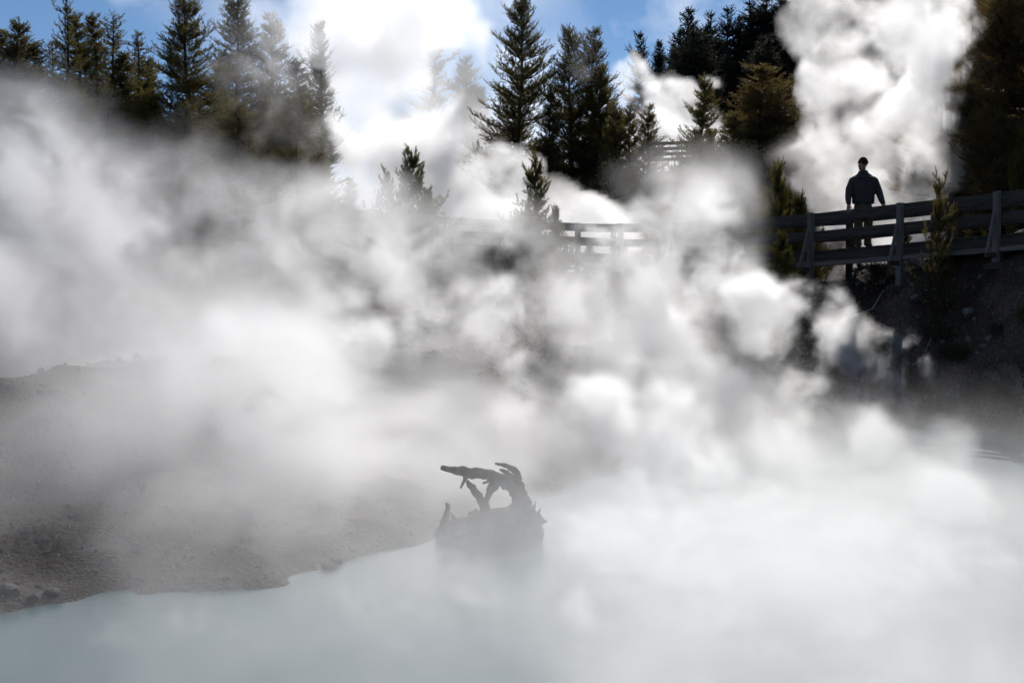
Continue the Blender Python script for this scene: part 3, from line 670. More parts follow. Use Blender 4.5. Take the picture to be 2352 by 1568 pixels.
so = link('root_base', basem.mesh('root_base'), M['drift'], stump); remesh(so, .014, 1)
dt = bpy.data.textures.new('knots', 'CLOUDS'); dt.noise_scale = .11; dt.noise_depth = 3
dm = so.modifiers.new('knots', 'DISPLACE'); dm.texture = dt; dm.strength = .06; dm.mid_level = .5
limb('limb', [(105, 240, 30, .05), (300, 280, 50, .03), (450, 295, 82, .02), (620, 318, 84, 0), (800, 328, 84, 0), (950, 385, 88, 0), (1080, 450, 108, 0), (1190, 540, 105, 0), (1250, 700, 110, 0)], 1, stump)
limb('limb', [(905, 160, 12, -.05), (1050, 195, 34, -.04), (1160, 245, 50, -.03), (1225, 320, 62, -.02), (1240, 430, 66, 0), (1250, 530, 90, 0), (1270, 650, 125, 0), (1310, 780, 150, 0)], 2, stump)
limb('limb', [(970, 268, 12, .06), (1060, 305, 32, .05), (1150, 370, 40, .03), (1210, 450, 42, 0)], 3, stump)
limb('limb', [(495, 410, 18, -.08), (520, 450, 40, -.07), (570, 520, 52, -.06), (660, 640, 62, -.04), (740, 770, 72, -.02), (780, 880, 80, 0), (760, 1000, 100, 0)], 4, stump)
limb('limb', [(900, 440, 90, 0), (860, 520, 75, 0), (820, 600, 52, -.02), (785, 690, 42, -.03), (755, 760, 44, -.04)], 5, stump)
limb('broken_twig', [(470, 370, 42, .02), (440, 440, 28, .03), (392, 545, 10, .04)], 6, stump, 7)
limb('broken_twig', [(725, 452, 14, -.04), (770, 440, 22, -.02), (840, 415, 32, 0)], 7, stump, 7)
limb('broken_twig', [(205, 775, 30, .05), (200, 870, 38, .05), (175, 990, 62, .03), (170, 1150, 90, 0)], 8, stump, 8)
limb('broken_twig', [(252, 885, 6, -.03), (290, 960, 24, -.02), (335, 1060, 42, 0)], 9, stump, 7)
limb('broken_twig', [(1505, 730, 5, 0), (1490, 780, 16, 0), (1450, 860, 40, 0)], 10, stump, 6)
limb('broken_twig', [(1572, 815, 4, 0), (1562, 870, 14, 0), (1520, 960, 40, 0)], 11, stump, 6)

# ------------------------------------------------------------------ stones
def rock_mesh(name, seed, sub=2):
    bm = bmesh.new(); bmesh.ops.create_icosphere(bm, subdivisions=sub, radius=1); r = np.random.default_rng(seed)
    pl = [(Vector(r.normal(0, 1, 3)).normalized(), .55 + .35 * r.random()) for _ in range(9)]
    for v in bm.verts:
        for nn, dd in pl:
            e = v.co.dot(nn) - dd
            if e > 0: v.co -= nn * e * .9
        v.co *= 1 + r.normal(0, .025)
    me = bpy.data.meshes.new(name); bm.to_mesh(me); bm.free(); return me
RM = [rock_mesh('rock', s) for s in range(5)]
def rock(px, py, Y, sx, sy, sz, label, mat='rock', group=None, v=0):
    p = at(px, py, Y); me = RM[v % 5]
    me = me.copy(); o = link('rock', me, M[mat]); o.location = (p.x, Y, gz(p.x, Y) + sz * .35); o.scale = (sx, sy, sz); o.rotation_euler = (0, 0, trng.random() * 6)
    tag(o, label, 'rock', group)
rock(2090, 652, 27.4, .22, .2, .10, 'broad flat pale rock on the bank below the second post', v=0)
rock(2110, 632, 28.0, .34, .16, .09, 'long low slab lying under the wooden footing right of the person', v=1)
rock(2228, 622, 27.0, .15, .12, .11, 'rounded pale stone right of the young pine before the railing', v=2)
rock(2050, 655, 27.6, .09, .08, .06, 'small angular stone left of the broad flat rock', v=3)
rock(2062, 662, 27.4, .07, .07, .06, 'smallest stone touching the left of the broad flat rock', v=4)
CL = 'heap of angular stones on the right bank'
for i, (x, y, s, lb) in enumerate(((2258, 730, .12, 'largest angular stone of the heap right of the dark shrub'), (2270, 742, .10, 'squat stone at the lower right of the heap'), (2245, 745, .09, 'stone at the lower left of the heap'), (2275, 722, .07, 'pale stone on top right of the heap'), (2233, 748, .06, 'small stone trailing left of the heap'))):
    s *= .7; rock(x, y, 26.3, s, s * .8, s * .8, lb, group=CL, v=i)
rock(2130, 768, 26.9, .07, .06, .06, 'white stone on the bank below the dark shrub', v=1)
rock(2145, 770, 26.8, .05, .05, .04, 'little white stone beside the one below the dark shrub', v=2)
rock(2190, 900, 25.9, .08, .07, .06, 'lone grey stone low on the dark bank', v=3)
rock(2340, 985, 25.1, .55, .3, .16, 'black wet boulder at the waterline by the right border', 'rock_dark', v=0)
rock(2385, 1000, 24.7, .5, .3, .2, 'black wet boulder cut by the right border', 'rock_dark', v=3)
DB = 'dark boulders at the left waterline'
rock(25, 1405, 11.75, .12, .1, .07, 'dark boulder at the left border above the waterline', 'rock_dark', DB, 1)
rock(75, 1418, 11.7, .09, .07, .05, 'second dark boulder right of the one at the left border', 'rock_dark', DB, 2)
rock(118, 1395, 11.9, .11, .08, .05, 'flat dark boulder right of the other two at the left waterline', 'rock_dark', DB, 4)
LP = 'lumpy shore stones left of the stump'
for i, (x, y) in enumerate(((735, 1318), (755, 1308), (778, 1314), (800, 1322), (825, 1310), (770, 1296), (745, 1330))):
    rock(x, y, 12.9 + (1320 - y) * .02, .055 + .02 * (i % 3), .05, .04 + .012 * (i % 2), ('dark lumpy stone on the hazy shore left of the stump'), 'rock_dark', LP, i)
# pebbles scattered over both banks (stuff)
ico = bmesh.new(); bmesh.ops.create_icosphere(ico, subdivisions=1, radius=1); iv = np.array([tuple(v.co) for v in ico.verts]); itri = np.array([[v.index for v in f.verts] for f in ico.faces]); ico.free()
pr = np.random.default_rng(8); n0 = 15000
X = pr.uniform(-9.5, 13, n0); Yp = pr.uniform(11, 32, n0)
Zg = ground(X, Yp); ok = (Zg > .03); X, Yp, Zg = X[ok], Yp[ok], Zg[ok]
sz = .012 + .022 * pr.random(len(X)) ** 3 + (pr.random(len(X)) < .03) * .045 * pr.random(len(X))
far_r = Yp > 22; sz = np.where(far_r, sz * 1.35, sz)
q = len(X); V = iv[None] * (1 + pr.normal(0, .2, (q, len(iv), 1))) * sz[:, None, None] * pr.uniform(.6, 1.4, (q, 1, 3))
V = V + np.stack([X, Yp, Zg + sz * .2], 1)[:, None]
Fi = (itri[None] + (np.arange(q) * len(iv))[:, None, None]).reshape(-1, 3)
peb = link('pebbles', mesh_np('pebbles', V.reshape(-1, 3), Fi), mottled('pebble', (.05, .046, .042), (.22, .21, .20), 2.3, .9, .2, contrast=(.35, .75)))
tag(peb, 'small grey and whitish pebbles strewn over the bare banks', 'pebbles', kind='stuff')

# ------------------------------------------------------------------ dead wood and shrubs
def twigs(name, pl, mat, label, cat):
    tb = Tubes()
    for pts, r0 in pl: tb.tube(pts, [r0 * (1 - .75 * i / (len(pts) - 1)) for i in range(len(pts))], 6)
    o = link(name, tb.mesh(name), M[mat]); tag(o, label, cat); return o
def gp(px, py, Y, h=.03):
    p = at(px, py, Y); return Vector((p.x, Y, gz(p.x, Y) + h))
a = [gp(1868, 650, 29.0, .05), gp(1920, 642, 28.9, .12), gp(1965, 637, 28.9, .16), gp(2005, 632, 28.8, .14), gp(2030, 625, 28.9, .2)]
def off(p, dx, dz): return p + Vector((dx, 0, dz))
twigs('fallen_branch', [(a, .045), ([a[1], off(a[1], .06, .18), off(a[1], .12, .28)], .014), ([a[2], off(a[2], .02, .16), off(a[2], .10, .3)], .014), ([off(a[2], .02, .16), off(a[2], -.06, .26)], .01), ([a[3], off(a[3], .08, .12)], .012)], 'drybranch', 'bare pale branch lying on the bank below the person', 'branch')
b_ = [gp(2098, 648, 27.0, .03), gp(2120, 640, 27.0, .06), gp(2140, 622, 27.2, .12), gp(2150, 600, 27.5, .2)]
twigs('fallen_branch', [(b_, .012), ([b_[1], off(b_[1], .25, .02), off(b_[1], .5, .12)], .009)], 'drybranch', 'thin curved twig at the foot of the young pine before the railing', 'branch')
c_ = [gp(842, 560, 43, .15), gp(862, 585, 42.5, .1), gp(885, 612, 41.8, .08)]
twigs('fallen_branch', [([off(c_[0], -1.0, 1.0), c_[0], c_[1], c_[2]], .05), ([c_[1], off(c_[1], .4, .05), off(c_[1], .7, -.1)], .02)], 'drybranch', 'dead leaning snag branch in the mist below the left railing', 'branch')
for i, (px, py, lb) in enumerate(((300, 868, 'bleached stick with a forked end at the crest of the left mound'), (312, 900, 'short bleached stick just below the forked one on the left mound'), (245, 1238, 'pale grey stick low in the middle of the left slope'), (88, 862, 'small bleached stick near the left end of the mound crest'))):
    Y = (19.9, 18.8, 12.8, 18.3)[i]; p = gp(px, py, Y, .02)
    twigs('stick', [([p, p + Vector((.10, -.05, .02)), p + Vector((.2, -.12, .0))], .014), ([p + Vector((.05, -.02, .01)), p + Vector((.02, -.1, .04))], .009)], 'drybranch', lb, 'stick')
def shrub(name, px, py, Y, w, h, label, leafmat, stems, leaves, lsize, seed, spread=1.0, stem_r=.006, upright=.6):
    r = np.random.default_rng(seed); p = at(px, py, Y); o0 = Vector((p.x, Y, gz(p.x, Y) - .02)); e = empty(name, o0); tag(e, label, 'shrub')
    tb = Tubes(); V, Fc = [], []
    for s in range(stems):
        az = r.random() * 6.28; sp_ = spread * r.random() ** .6; d = Vector((math.cos(az) * w / 2 * sp_, math.sin(az) * w / 2 * sp_, h * (upright + (1 - upright) * r.random()) * (1 - .35 * sp_)))
        mid = d * .5 + Vector((r.normal(0, .04), r.normal(0, .04), h * .08)); st = Vector((d.x * .15, d.y * .15, 0)); pts = [st, mid, d]
        tb.tube(pts, [stem_r, stem_r * .7, stem_r * .3], 4, cap=False)
        for l in range(leaves):
            t_ = .25 + .75 * r.random() ** .7; c = (st.lerp(mid, t_ * 2) if t_ < .5 else mid.lerp(d, t_ * 2 - 1)) + Vector(r.normal(0, .035, 3))
            q = Vector(r.normal(0, 1, 3)); q.z = abs(q.z) + .4; q.normalize(); sv = q.cross(Vector(r.normal(0, 1, 3))).normalized(); sl = lsize * (.6 + .8 * r.random())
            k = len(V); V += [c - sv * sl * .22, c + q * sl * .5 + sv * sl * .1, c + q * sl, c + sv * sl * .22]; Fc.append((k, k + 3, k + 2, k + 1))
    link('stems', tb.mesh('stems'), M['stem'], e); link('leaves', mesh_np('leaves', np.array([tuple(v) for v in V]), np.array(Fc)), M[leafmat], e)
    return e
shrub('shrub', 2195, 735, 26.6, .85, .42, 'low dark green shrub alone on the bare right bank', 'shrub', 120, 26, .05, 1, upright=.55)
shrub('shrub', 2290, 705, 26.2, .22, .3, 'tiny dark upright shrub right of the low dark green one', 'shrub', 30, 22, .045, 2)
shrub('shrub', 2310, 822, 25.6, .75, .55, 'pale dry feathery shrub catching sunlight near the right border', 'leaf_pale_sunlit', 90, 24, .032, 3, upright=.75, stem_r=.004)
shrub('shrub', 2270, 872, 25.6, 1.0, .4, 'dull brown dry shrub below the pale feathery one', 'shrub', 90, 16, .035, 4, upright=.7)
shrub('shrub', 2342, 930, 25.2, .5, .55, 'glittering pale shrub above the black boulder at the right border', 'leaf_pale_sunlit', 70, 22, .03, 5, upright=.7, stem_r=.004)
shrub('shrub', 2350, 975, 25.0, .5, .4, 'lower glittering shrub at the waterline by the right border', 'leaf_pale_sunlit', 60, 20, .028, 6, upright=.7, stem_r=.004)
shrub('shrub', 2358, 730, 25.9, .4, .42, 'yellow green shrub cut by the right border', 'needle_young', 60, 26, .05, 7)
shrub('shrub', 2165, 612, 27.2, .9, .3, 'dark ground shrub at the foot of the young pine before the railing', 'shrub', 90, 24, .05, 8)
shrub('shrub', 2010, 615, 30.2, .8, .3, 'dark dry shrub under the walk below the person', 'shrub', 80, 20, .045, 9)
print('objects', round(time.time() - T0, 1))

# ------------------------------------------------------------------ steam
def steam_mat(name, dens, g=.76, col=(1, 1, 1)):
    m = bpy.data.materials.new(name); m.use_nodes = True; nt = m.node_tree; nt.nodes.clear()
    o = nt.nodes.new('ShaderNodeOutputMaterial'); v = nt.nodes.new('ShaderNodeVolumeScatter')
    at_ = nt.nodes.new('ShaderNodeAttribute'); at_.attribute_name = 'density'; mu = nt.nodes.new('ShaderNodeMath'); mu.operation = 'MULTIPLY'; mu.inputs[1].default_value = dens
    nt.links.new(at_.outputs['Fac'], mu.inputs[0]); nt.links.new(mu.outputs[0], v.inputs['Density'])
    v.inputs['Color'].default_value = (*col, 1); v.inputs['Anisotropy'].default_value = g
    m.cycles.volume_sampling = 'DISTANCE'
    nt.links.new(v.outputs[0], o.inputs['Volume']); return m
MS = steam_mat('steam', 1.0); MS2 = steam_mat('plume_steam', 1.0, .64)
def steam(name, D, lo, hi, label, cat, mat=None, group=None):
    "a real volume object whose density field is computed by the node group from stored values"
    mat = mat or MS
    nx, ny, nz = D.shape; me = bpy.data.meshes.new(name + '_field'); me.vertices.add(D.size)
    a = me.attributes.new('d', 'FLOAT', 'POINT'); a.data.foreach_set('value', np.ascontiguousarray(D, np.float32).ravel())
    src = bpy.data.objects.new(name + '_field', me)
    g = bpy.data.node_groups.new(name, 'GeometryNodeTree')
    g.interface.new_socket('Geometry', in_out='INPUT', socket_type='NodeSocketGeometry'); g.interface.new_socket('Geometry', in_out='OUTPUT', socket_type='NodeSocketGeometry')
    Nn, Ll = g.nodes.new, g.links.new
    out = Nn('NodeGroupOutput'); vc = Nn('GeometryNodeVolumeCube'); oi = Nn('GeometryNodeObjectInfo'); oi.inputs['Object'].default_value = src
    na = Nn('GeometryNodeInputNamedAttribute'); na.data_type = 'FLOAT'; na.inputs['Name'].default_value = 'd'
    si = Nn('GeometryNodeSampleIndex'); si.data_type = 'FLOAT'; si.domain = 'POINT'; Ll(oi.outputs['Geometry'], si.inputs['Geometry']); Ll(na.outputs['Attribute'], si.inputs['Value'])
    ps = Nn('GeometryNodeInputPosition')
    def vm(op, src_, val):
        q = Nn('ShaderNodeVectorMath'); q.operation = op; Ll(src_, q.inputs[0])
        if val is not None: q.inputs[1].default_value = val
        return q
    s1 = vm('SUBTRACT', ps.outputs[0], lo); s2 = vm('MULTIPLY', s1.outputs[0], [(k - 1) / (h - l) for k, l, h in zip((nx, ny, nz), lo, hi)])
    s3 = vm('ADD', s2.outputs[0], (.5, .5, .5)); s4 = vm('FLOOR', s3.outputs[0], None)
    sx = Nn('ShaderNodeSeparateXYZ'); Ll(s4.outputs[0], sx.inputs[0])
    dt_ = vm('DOT_PRODUCT', s4.outputs[0], (ny * nz, nz, 1)); Ll(dt_.outputs['Value'], si.inputs['Index']); Ll(si.outputs['Value'], vc.inputs['Density'])
    vc.inputs['Min'].default_value = lo; vc.inputs['Max'].default_value = hi
    for ax, k in zip('XYZ', (nx, ny, nz)): vc.inputs['Resolution ' + ax].default_value = k
    sm = Nn('GeometryNodeSetMaterial'); sm.inputs['Material'].default_value = mat; Ll(vc.outputs[0], sm.inputs[0]); Ll(sm.outputs[0], out.inputs[0])
    v = bpy.data.volumes.new(name); o = bpy.data.objects.new(name, v); C.objects.link(o); v.materials.append(mat)
    o.modifiers.new('steam', 'NODES').node_group = g
    tag(o, label, cat, group, 'stuff'); return o
def grid(lo, hi, vox):
    vx = vox if isinstance(vox, tuple) else (vox,) * 3
    sh = tuple(int((h - l) / q) + 1 for l, h, q in zip(lo, hi, vx)); ax = [np.linspace(l, h, k, dtype=np.float32) for l, h, k in zip(lo, hi, sh)]
    return sh, tuple(h - l for l, h in zip(lo, hi)), ax[0][:, None, None], ax[1][None, :, None], ax[2][None, None, :]
def sample(Mp, u, v):
    "bilinear, smoothstepped look-up; u, v in cell units"
    h, w = Mp.shape; u = np.clip(u - .5, 0, w - 1.001); v = np.clip(v - .5, 0, h - 1.001); i = u.astype(np.int32); j = v.astype(np.int32); a = (u - i); b = (v - j)
    a = a * a * (3 - 2 * a) * .5 + a * .5; b = b * b * (3 - 2 * b) * .5 + b * .5
    return Mp[j, i] * (1 - a) * (1 - b) + Mp[j, i + 1] * a * (1 - b) + Mp[j + 1, i] * (1 - a) * b + Mp[j + 1, i + 1] * a * b
def rows(s): return np.array([[int(c) for c in r] for r in s.split()], np.float32) / 9.0
# how much steam hangs in front of the scene, 24 x 16 cells as seen from the near bank
FOG = rows('''
000000000000000000000000
110000000000000000000000
321000000000000000000000
432110000000000000000000
544333342012002321000000
555665543456311231000000
544555556566656654000000
433456776776766677300000
323457877777777764000000
224578998765677775000000
335678999887888888853210
445678998767788999998777
345567775666888888888886
223344444556788999998887
112222333445678999999987
112222223345678888888775
''')
def tau_of(c, top=.955): return -np.log(1 - top * np.clip(c, 0, 1))
# --- low blanket over the pool and the near bank
lo, hi = (-8.0, 4.8, -.05), (9.8, 25.2, 3.4)
sh, ext, x, y, z = grid(lo, hi, (.085, .13, .06))
zg = np.maximum(ground0(np.broadcast_to(x[:, :, 0], sh[:2]), np.broadcast_to(y[:, :, 0], sh[:2])), 0)[:, :, None].astype(np.float32)
hgt = z - zg
w1 = noise3(sh, ext, (2.2, 2.2, 1.2)); w2 = noise3(sh, ext, (2.2, 2.2, 1.2))
px_ = CX + (x + w1 * .22) * FPX / y; py_ = HZ + (EYE - zg) * FPX / y + w2 * 26
cov = sample(FOG, px_ / 98, py_ / 98)
slope = np.clip((py_ - HZ) / FPX, .05, 1) + np.where(zg > .02, .10, 0)
nf = torn(fbm3(sh, ext, 1.3, 6, .68, stretch=(1.0, 3.0, .75)), sh, ext, 1.1, .25)
HS = .44 + .16 * sst(0, 1, cov) + .6 * sst(.1, .8, zg) * sst(3.5, 1.5, x + 0 * y)
cov = np.maximum(cov, .42 * sst(.1, .5, zg) * sst(4.5, 2.5, x + 0 * y))
cov = cov * (1 - .9 * sst(.15, .9, zg) * sst(4.5, 6, x + 0 * y))
D = .85 * tau_of(cov, .94) * (1 + .5 * sst(0, .3, zg)) * slope / HS * np.exp(-(np.maximum(hgt, 0) / (HS * 1.25)) ** 1.9) * np.clip(1 + .85 * nf, 0.12, 4) * (hgt > -.1)
edge = np.minimum(1, np.minimum(np.minimum((x - lo[0]) / .8, (hi[0] - x) / .8), np.minimum((y - lo[1]) / 1.6, (hi[1] - y) / 1.2))).clip(0, 1) * sst(0, .4, hi[2] - z)
D = np.where(D * edge < .004, 0, D * edge)
steam('steam_blanket', D, lo, hi, 'low white steam rolling over the pool surface and near bank', 'steam')
# --- curtain rising between the pool and the boardwalk
def curtain(name, Mp, Yc, thick, vox, label, boxpx, seed_size, cells=98, contrast=1.0, warp=.5, gain=.6, topcov=.955, mat=None, y_lean=0, octs=6, k=1.0, zmin=None, sharp=1.0, seed=1, stk=0.0):
    global rng; rng = np.random.default_rng(seed)
    p0, p1 = at(boxpx[0], boxpx[3], Yc), at(boxpx[2], boxpx[1], Yc)
    lo = (p0.x, Yc - thick, p0.z if zmin is None else zmin); hi = (p1.x, Yc + thick, p1.z); sh, ext, x, y, z = grid(lo, hi, vox)
    nf = torn(fbm3(sh, ext, seed_size, octs, gain, stretch=(1, 2.5, 1)), sh, ext, seed_size * .8, .3)
    if stk: nf = streak(nf, sh, ext, stk) * .9 + .6 * torn(fbm3(sh, ext, seed_size * .28, 4, .85, stretch=(1, 5, 1)), sh, ext, seed_size * .3, .3)
    wx_, wz_ = fbm3(sh, ext, seed_size, 3, .5), fbm3(sh, ext, seed_size, 3, .5)
    u = CX + (x + wx_ * warp * seed_size * .32) * FPX / Yc; v = HZ - (z - EYE + wz_ * warp * seed_size * .32) * FPX / Yc
    cov = sample(Mp, u / cells, v / cells)
    yc = noise3(sh[:1] + (1,) + sh[2:], (ext[0], 1, ext[2]), seed_size * 1.6) * thick * .22
    prof = np.exp(-((y - Yc - yc - y_lean * (z - EYE)) / (thick * .45)) ** 2)
    e = np.clip(cov * (1 + .5 * nf * sharp * (1 - cov)) , 0, 1)
    D = k * tau_of(e, topcov) / (thick * .45 * 1.77) * prof * np.clip(1 + contrast * nf, 0, 4)
    ed = np.minimum(np.minimum((x - lo[0]) / .5, (hi[0] - x) / .5), np.minimum((hi[2] - z) / .5, (z - lo[2]) / .3)).clip(0, 1)
    D = D * ed * sst(0, .12, cov); D = np.where(D < .003, 0, D).astype(np.float32)
    return steam(name, D, lo, hi, label, 'steam', mat)
F1 = FOG.copy(); F1[10] *= .55; F1[9] *= .9; F1[11:] = 0; F1[:, :7] *= .85
curtain('steam_curtain', F1, 25.2, 1.9, (.055, .11, .055), 'grey steam drifting up from the pool across the boardwalk and the slope', (-120, 130, 1960, 1020), 1.7, gain=.72, contrast=.75, octs=6, seed=21, stk=1.6)
# --- wisps over the left trees and on the middle pines
WISP = rows('''
000001300000000000000000
000002510000010000011000
000001321000001000011100
110111331000000000111100
111222220000000000121000
222333330000000000000000''')
curtain('steam_wisps', WISP, 44.6, 1.8, (.1, .2, .1), 'thin grey veils of steam in front of the left pines', (-120, -40, 2200, 560), 2.2, contrast=1.2, gain=.7)
# --- high white haze behind the pines
HIGH = rows('''
001124688888740000000000
000002488888850000000000
000000488888876000000000
000000068888887000000000
000000058888886000000000
000000047788875000000000''')
curtain('steam_haze', HIGH * .85, 63, 3.2, .26, 'broad white steam haze glowing behind the centre pines', (250, -60, 1850, 560), 4.5, contrast=.55, gain=.55)
# --- billowing plumes
def plume(name, blobs, vox, label, dens, size, amp=.5, soft=.3, mat=None, billow=True, yflat=1.0, inner=.6, gain=.58, seed=1, stk=0.0):
    global rng; rng = np.random.default_rng(seed)
    B = [(at(px, py, Y), r / FPX * Y, wt) for px, py, r, Y, wt in blobs]
    lo = [min(b[0][i] - b[1] * 1.45 for b in B) for i in range(3)]; hi = [max(b[0][i] + b[1] * 1.45 for b in B) for i in range(3)]
    sh, ext, x, y, z = grid(lo, hi, vox)
    f = np.full(sh, -1.0, np.float32); wsum = np.full(sh, 1e-6, np.float32); wv = np.zeros(sh, np.float32)
    wx_, wy_, wz_ = (fbm3(sh, ext, size * 1.5, 3, .55) * size * .16 for _ in range(3))
    for c, r, wt in B:
        d = np.sqrt((x + wx_ - c.x) ** 2 + ((y + wy_ - c.y) * yflat) ** 2 + (z + wz_ - c.z) ** 2) / r
        k = np.exp(-(d * 1.3) ** 2 * 1.5); wsum += k; wv += k * wt; f = np.maximum(f, 1 - d)
    nb_ = fbm3(sh, ext, size, 6, gain, billow=True) if billow else fbm3(sh, ext, size, 6, gain)
    nb_ = torn(nb_, sh, ext, size * .8, .22); nf = torn(fbm3(sh, ext, size, 6, .66), sh, ext, size * .8, .3)
    if stk:
        fine = torn(fbm3(sh, ext, size * .36, 4, .85, stretch=(1, 4, 1)), sh, ext, size * .4, .3)
        nb_, nf = streak(nb_, sh, ext, stk) * .9 + .4 * fine, streak(nf, sh, ext, stk) * .8 + .75 * fine
    D = sst(0, soft, f - .12 + amp * .42 * nb_) * np.clip(1 + inner * nf, .05, 3) * (wv / wsum) * dens
    D = np.where(D < .004, 0, D).astype(np.float32)
    return steam(name, D, tuple(lo), tuple(hi), label, 'steam', mat)
Y3 = 39.5
plume('steam_plume', [(2010, 590, 90, 37, 1), (2085, 560, 95, 37.5, 1.3), (2140, 545, 80, 37, 1.3), (2060, 605, 80, 36, 1.2), (1950, 520, 90, 37.5, .6), (1975, 450, 120, 38, .8), (2090, 470, 115, 38.5, 1.1), (2150, 450, 70, 38.5, 1.2), (2180, 385, 60, 39, 1), (1905, 430, 60, 38, .25), (2030, 380, 130, Y3, .9), (2110, 330, 120, Y3, 1.1), (2165, 300, 75, Y3, 1.0), (1960, 290, 120, Y3, .9), (1895, 200, 95, Y3, 1.2), (1985, 180, 120, Y3, 1), (2070, 240, 120, Y3, .9), (2145, 120, 110, Y3, 1), (2190, 90, 80, Y3, 1), (2030, 90, 130, Y3, 1), (2040, 160, 120, Y3, .9), (1940, 70, 110, Y3, .8), (1880, 60, 80, Y3, .6), (2080, 30, 110, Y3, .9), (1970, 20, 110, Y3, .8), (2150, 20, 100, Y3, .9), (2205, 40, 60, Y3, .8)],
      (.1, .13, .1), 'tall bright billowing steam plume rising behind the person', .75, 1.3, amp=.75, soft=.36, inner=.65, gain=.68, mat=MS2, seed=31)
Y2 = 45.2
YL = 41.6
plume('steam_plume', [(960, 450, 90, Y2 - 1, 1.3), (905, 395, 85, Y2 - 1, 2.2), (860, 320, 90, Y2, 2.2), (815, 255, 85, Y2, 2.2), (790, 170, 80, Y2, 1.7), (775, 215, 60, Y2, 2), (960, 300, 130, Y2, 1), (930, 200, 140, Y2, 1), (1010, 380, 110, Y2 - 2, 1), (1010, 220, 90, Y2, .7), (1060, 330, 70, Y2 - 2, .8), (880, 110, 130, Y2, 1), (960, 80, 150, Y2, .8), (820, 50, 120, Y2, .8), (1020, 120, 100, Y2, .5), (740, 30, 90, Y2, .6), (735, 110, 62, Y2, 1), (920, -20, 160, Y2, .7), (1060, 20, 110, Y2, .35),
       (1080, 420, 100, YL + 1, 1.3), (1150, 400, 85, YL, 1.4), (1205, 430, 75, YL, 1.5), (1245, 420, 55, YL, 1.3), (1110, 490, 90, YL + 1, 1.3), (1190, 500, 80, YL, 1.4), (1010, 480, 90, YL + 2, 1.2), (1300, 500, 60, YL - 1, .8), (1370, 560, 75, YL - 1, 1.6), (1445, 570, 75, YL - 2, 1.6), (1290, 560, 80, YL - 1, 1.3), (620, 40, 60, Y2, .25)],
      (.13, .18, .13), 'great white steam column rising left of the tallest centre pine', 1.0, 1.6, amp=.7, soft=.32, seed=34, inner=.6, gain=.64)
Y4 = 64
plume('steam_plume', [(1560, 195, 60, Y4, 1.2), (1612, 172, 34, Y4, 1.2), (1500, 200, 75, Y4, 1), (1440, 210, 70, Y4, .8), (1430, 160, 45, Y4, .4), (1530, 280, 80, Y4, 1.1), (1450, 300, 90, Y4, 1.1), (1590, 260, 55, Y4, 1), (1590, 320, 60, Y4, 1), (1400, 330, 80, Y4, 1), (1480, 380, 80, Y4, 1), (1380, 250, 60, Y4, .6), (1560, 360, 60, Y4, 1)],
      (.15, .22, .15), 'small bright white steam puff far behind the solitary pine', .85, 2.0, amp=.7, soft=.35, gain=.64)
YB = 24.6
plume('steam_billow', [(1640, 490, 95, YB + 1, .4), (1560, 480, 90, YB + 1, .7), (1655, 570, 90, YB + .7, .8), (1600, 640, 110, YB + .4, .8), (1705, 672, 75, YB + .3, 1), (1830, 690, 70, YB, 1), (1905, 690, 55, YB, 1), (1960, 740, 40, YB, .9), (1760, 760, 120, YB, 1), (1880, 780, 100, YB - .2, 1), (1960, 820, 100, YB + .5, 1.6), (2075, 785, 55, YB + .5, 1.6), (2050, 860, 90, YB + .3, 1.5), (2130, 860, 58, YB + .3, 1.5), (1850, 890, 110, YB - .5, 1.4), (1990, 930, 100, YB - .2, 1.5), (2100, 960, 80, YB - .8, .8), (2190, 985, 60, YB - 1, .6), (2280, 1000, 50, YB - 1, .6), (2230, 945, 40, YB - .8, .25), (1700, 900, 130, YB - 1, 1), (1560, 780, 120, YB, .6), (1480, 560, 110, YB + 1, .5), (1500, 680, 110, YB + .5, .5), (1600, 420, 55, YB + 1, .2), (1400, 600, 90, YB + 1, .35)],
      (.05, .09, .05), 'sunlit billow of steam climbing the dark right bank below the person', 2.0, .75, amp=.5, soft=.75, inner=.75, gain=.7, seed=5, stk=.9)
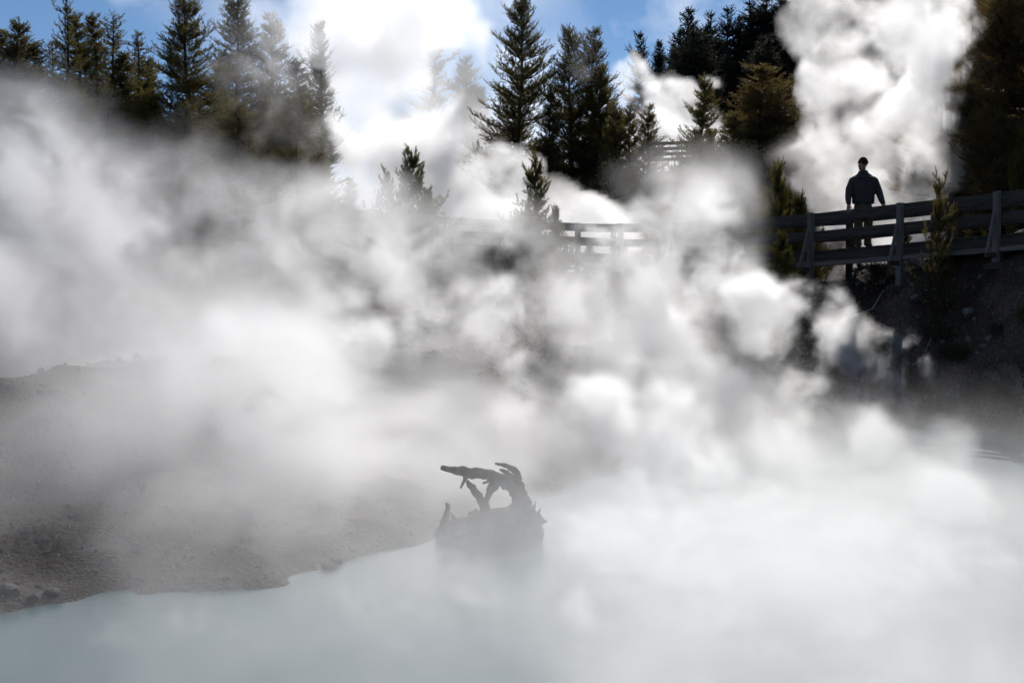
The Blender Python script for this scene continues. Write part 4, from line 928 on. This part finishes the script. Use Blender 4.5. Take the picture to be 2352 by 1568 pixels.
plume('steam_drift', [(980, 750, 110, 20.5, 1.2), (1120, 780, 120, 20.5, 1.3), (1270, 780, 120, 21.5, 1), (1420, 800, 130, 22, 1), (1580, 850, 130, 22, 1.1), (1180, 930, 100, 18, .8), (1380, 950, 140, 19, 1.1), (850, 775, 105, 19.5, 1.3), (700, 840, 120, 18.5, 1.1), (560, 800, 130, 18, 1), (620, 950, 140, 16.5, 1.2), (740, 1050, 130, 15.5, 1.1), (1560, 1000, 150, 19, 1.2), (1780, 1020, 130, 20, 1.2), (1980, 1040, 110, 20.5, 1.1), (2160, 1060, 90, 20.5, 1), (430, 880, 100, 17, .6), (1330, 680, 90, 23.5, .7), (1480, 700, 100, 23.5, .8), (900, 680, 90, 22, .6), (760, 690, 100, 21, .7)],
      (.07, .13, .07), 'bright torn steam drifting off the pool across the middle of the slope', 1.9, 1.0, amp=.48, soft=.9, inner=.85, gain=.72, billow=False, seed=6, stk=1.5)
plume('steam_veil', [(1480, 1150, 140, 15.6, 1), (1700, 1200, 150, 15, 1), (1950, 1230, 150, 14.6, 1), (2180, 1160, 120, 15.8, .9), (1330, 1280, 130, 13.2, .9), (1560, 1350, 140, 12.6, 1), (1820, 1400, 140, 12.1, 1), (2080, 1400, 130, 12.2, .9), (2260, 1300, 110, 13.4, .7), (1080, 1370, 120, 12, .6), (800, 1430, 120, 11.3, .4), (520, 1470, 110, 10.8, .35), (1300, 1470, 120, 10.8, .6), (1650, 1500, 130, 10.6, .9), (1950, 1510, 120, 10.6, .9), (250, 1500, 100, 10.4, .3), (1010, 1500, 110, 10.5, .4)],
      (.055, .1, .05), 'low wisps of white steam curling off the milky pool in front', 2.1, .7, amp=.6, soft=.85, inner=.9, gain=.72, billow=False, seed=7, stk=.8)
print('steam', round(time.time() - T0, 1))

# ------------------------------------------------------------------ render settings
S.view_settings.view_transform = 'Standard'; S.view_settings.look = 'None'; S.view_settings.exposure = 0
c = S.cycles
c.volume_step_rate = 3.0; c.volume_max_steps = 384; c.volume_bounces = 7; c.max_bounces = 9; c.transparent_max_bounces = 16
c.diffuse_bounces = 2; c.glossy_bounces = 2; c.transmission_bounces = 3
c.use_adaptive_sampling = True; c.adaptive_threshold = .08; c.use_denoising = True
c.sample_clamp_indirect = 4
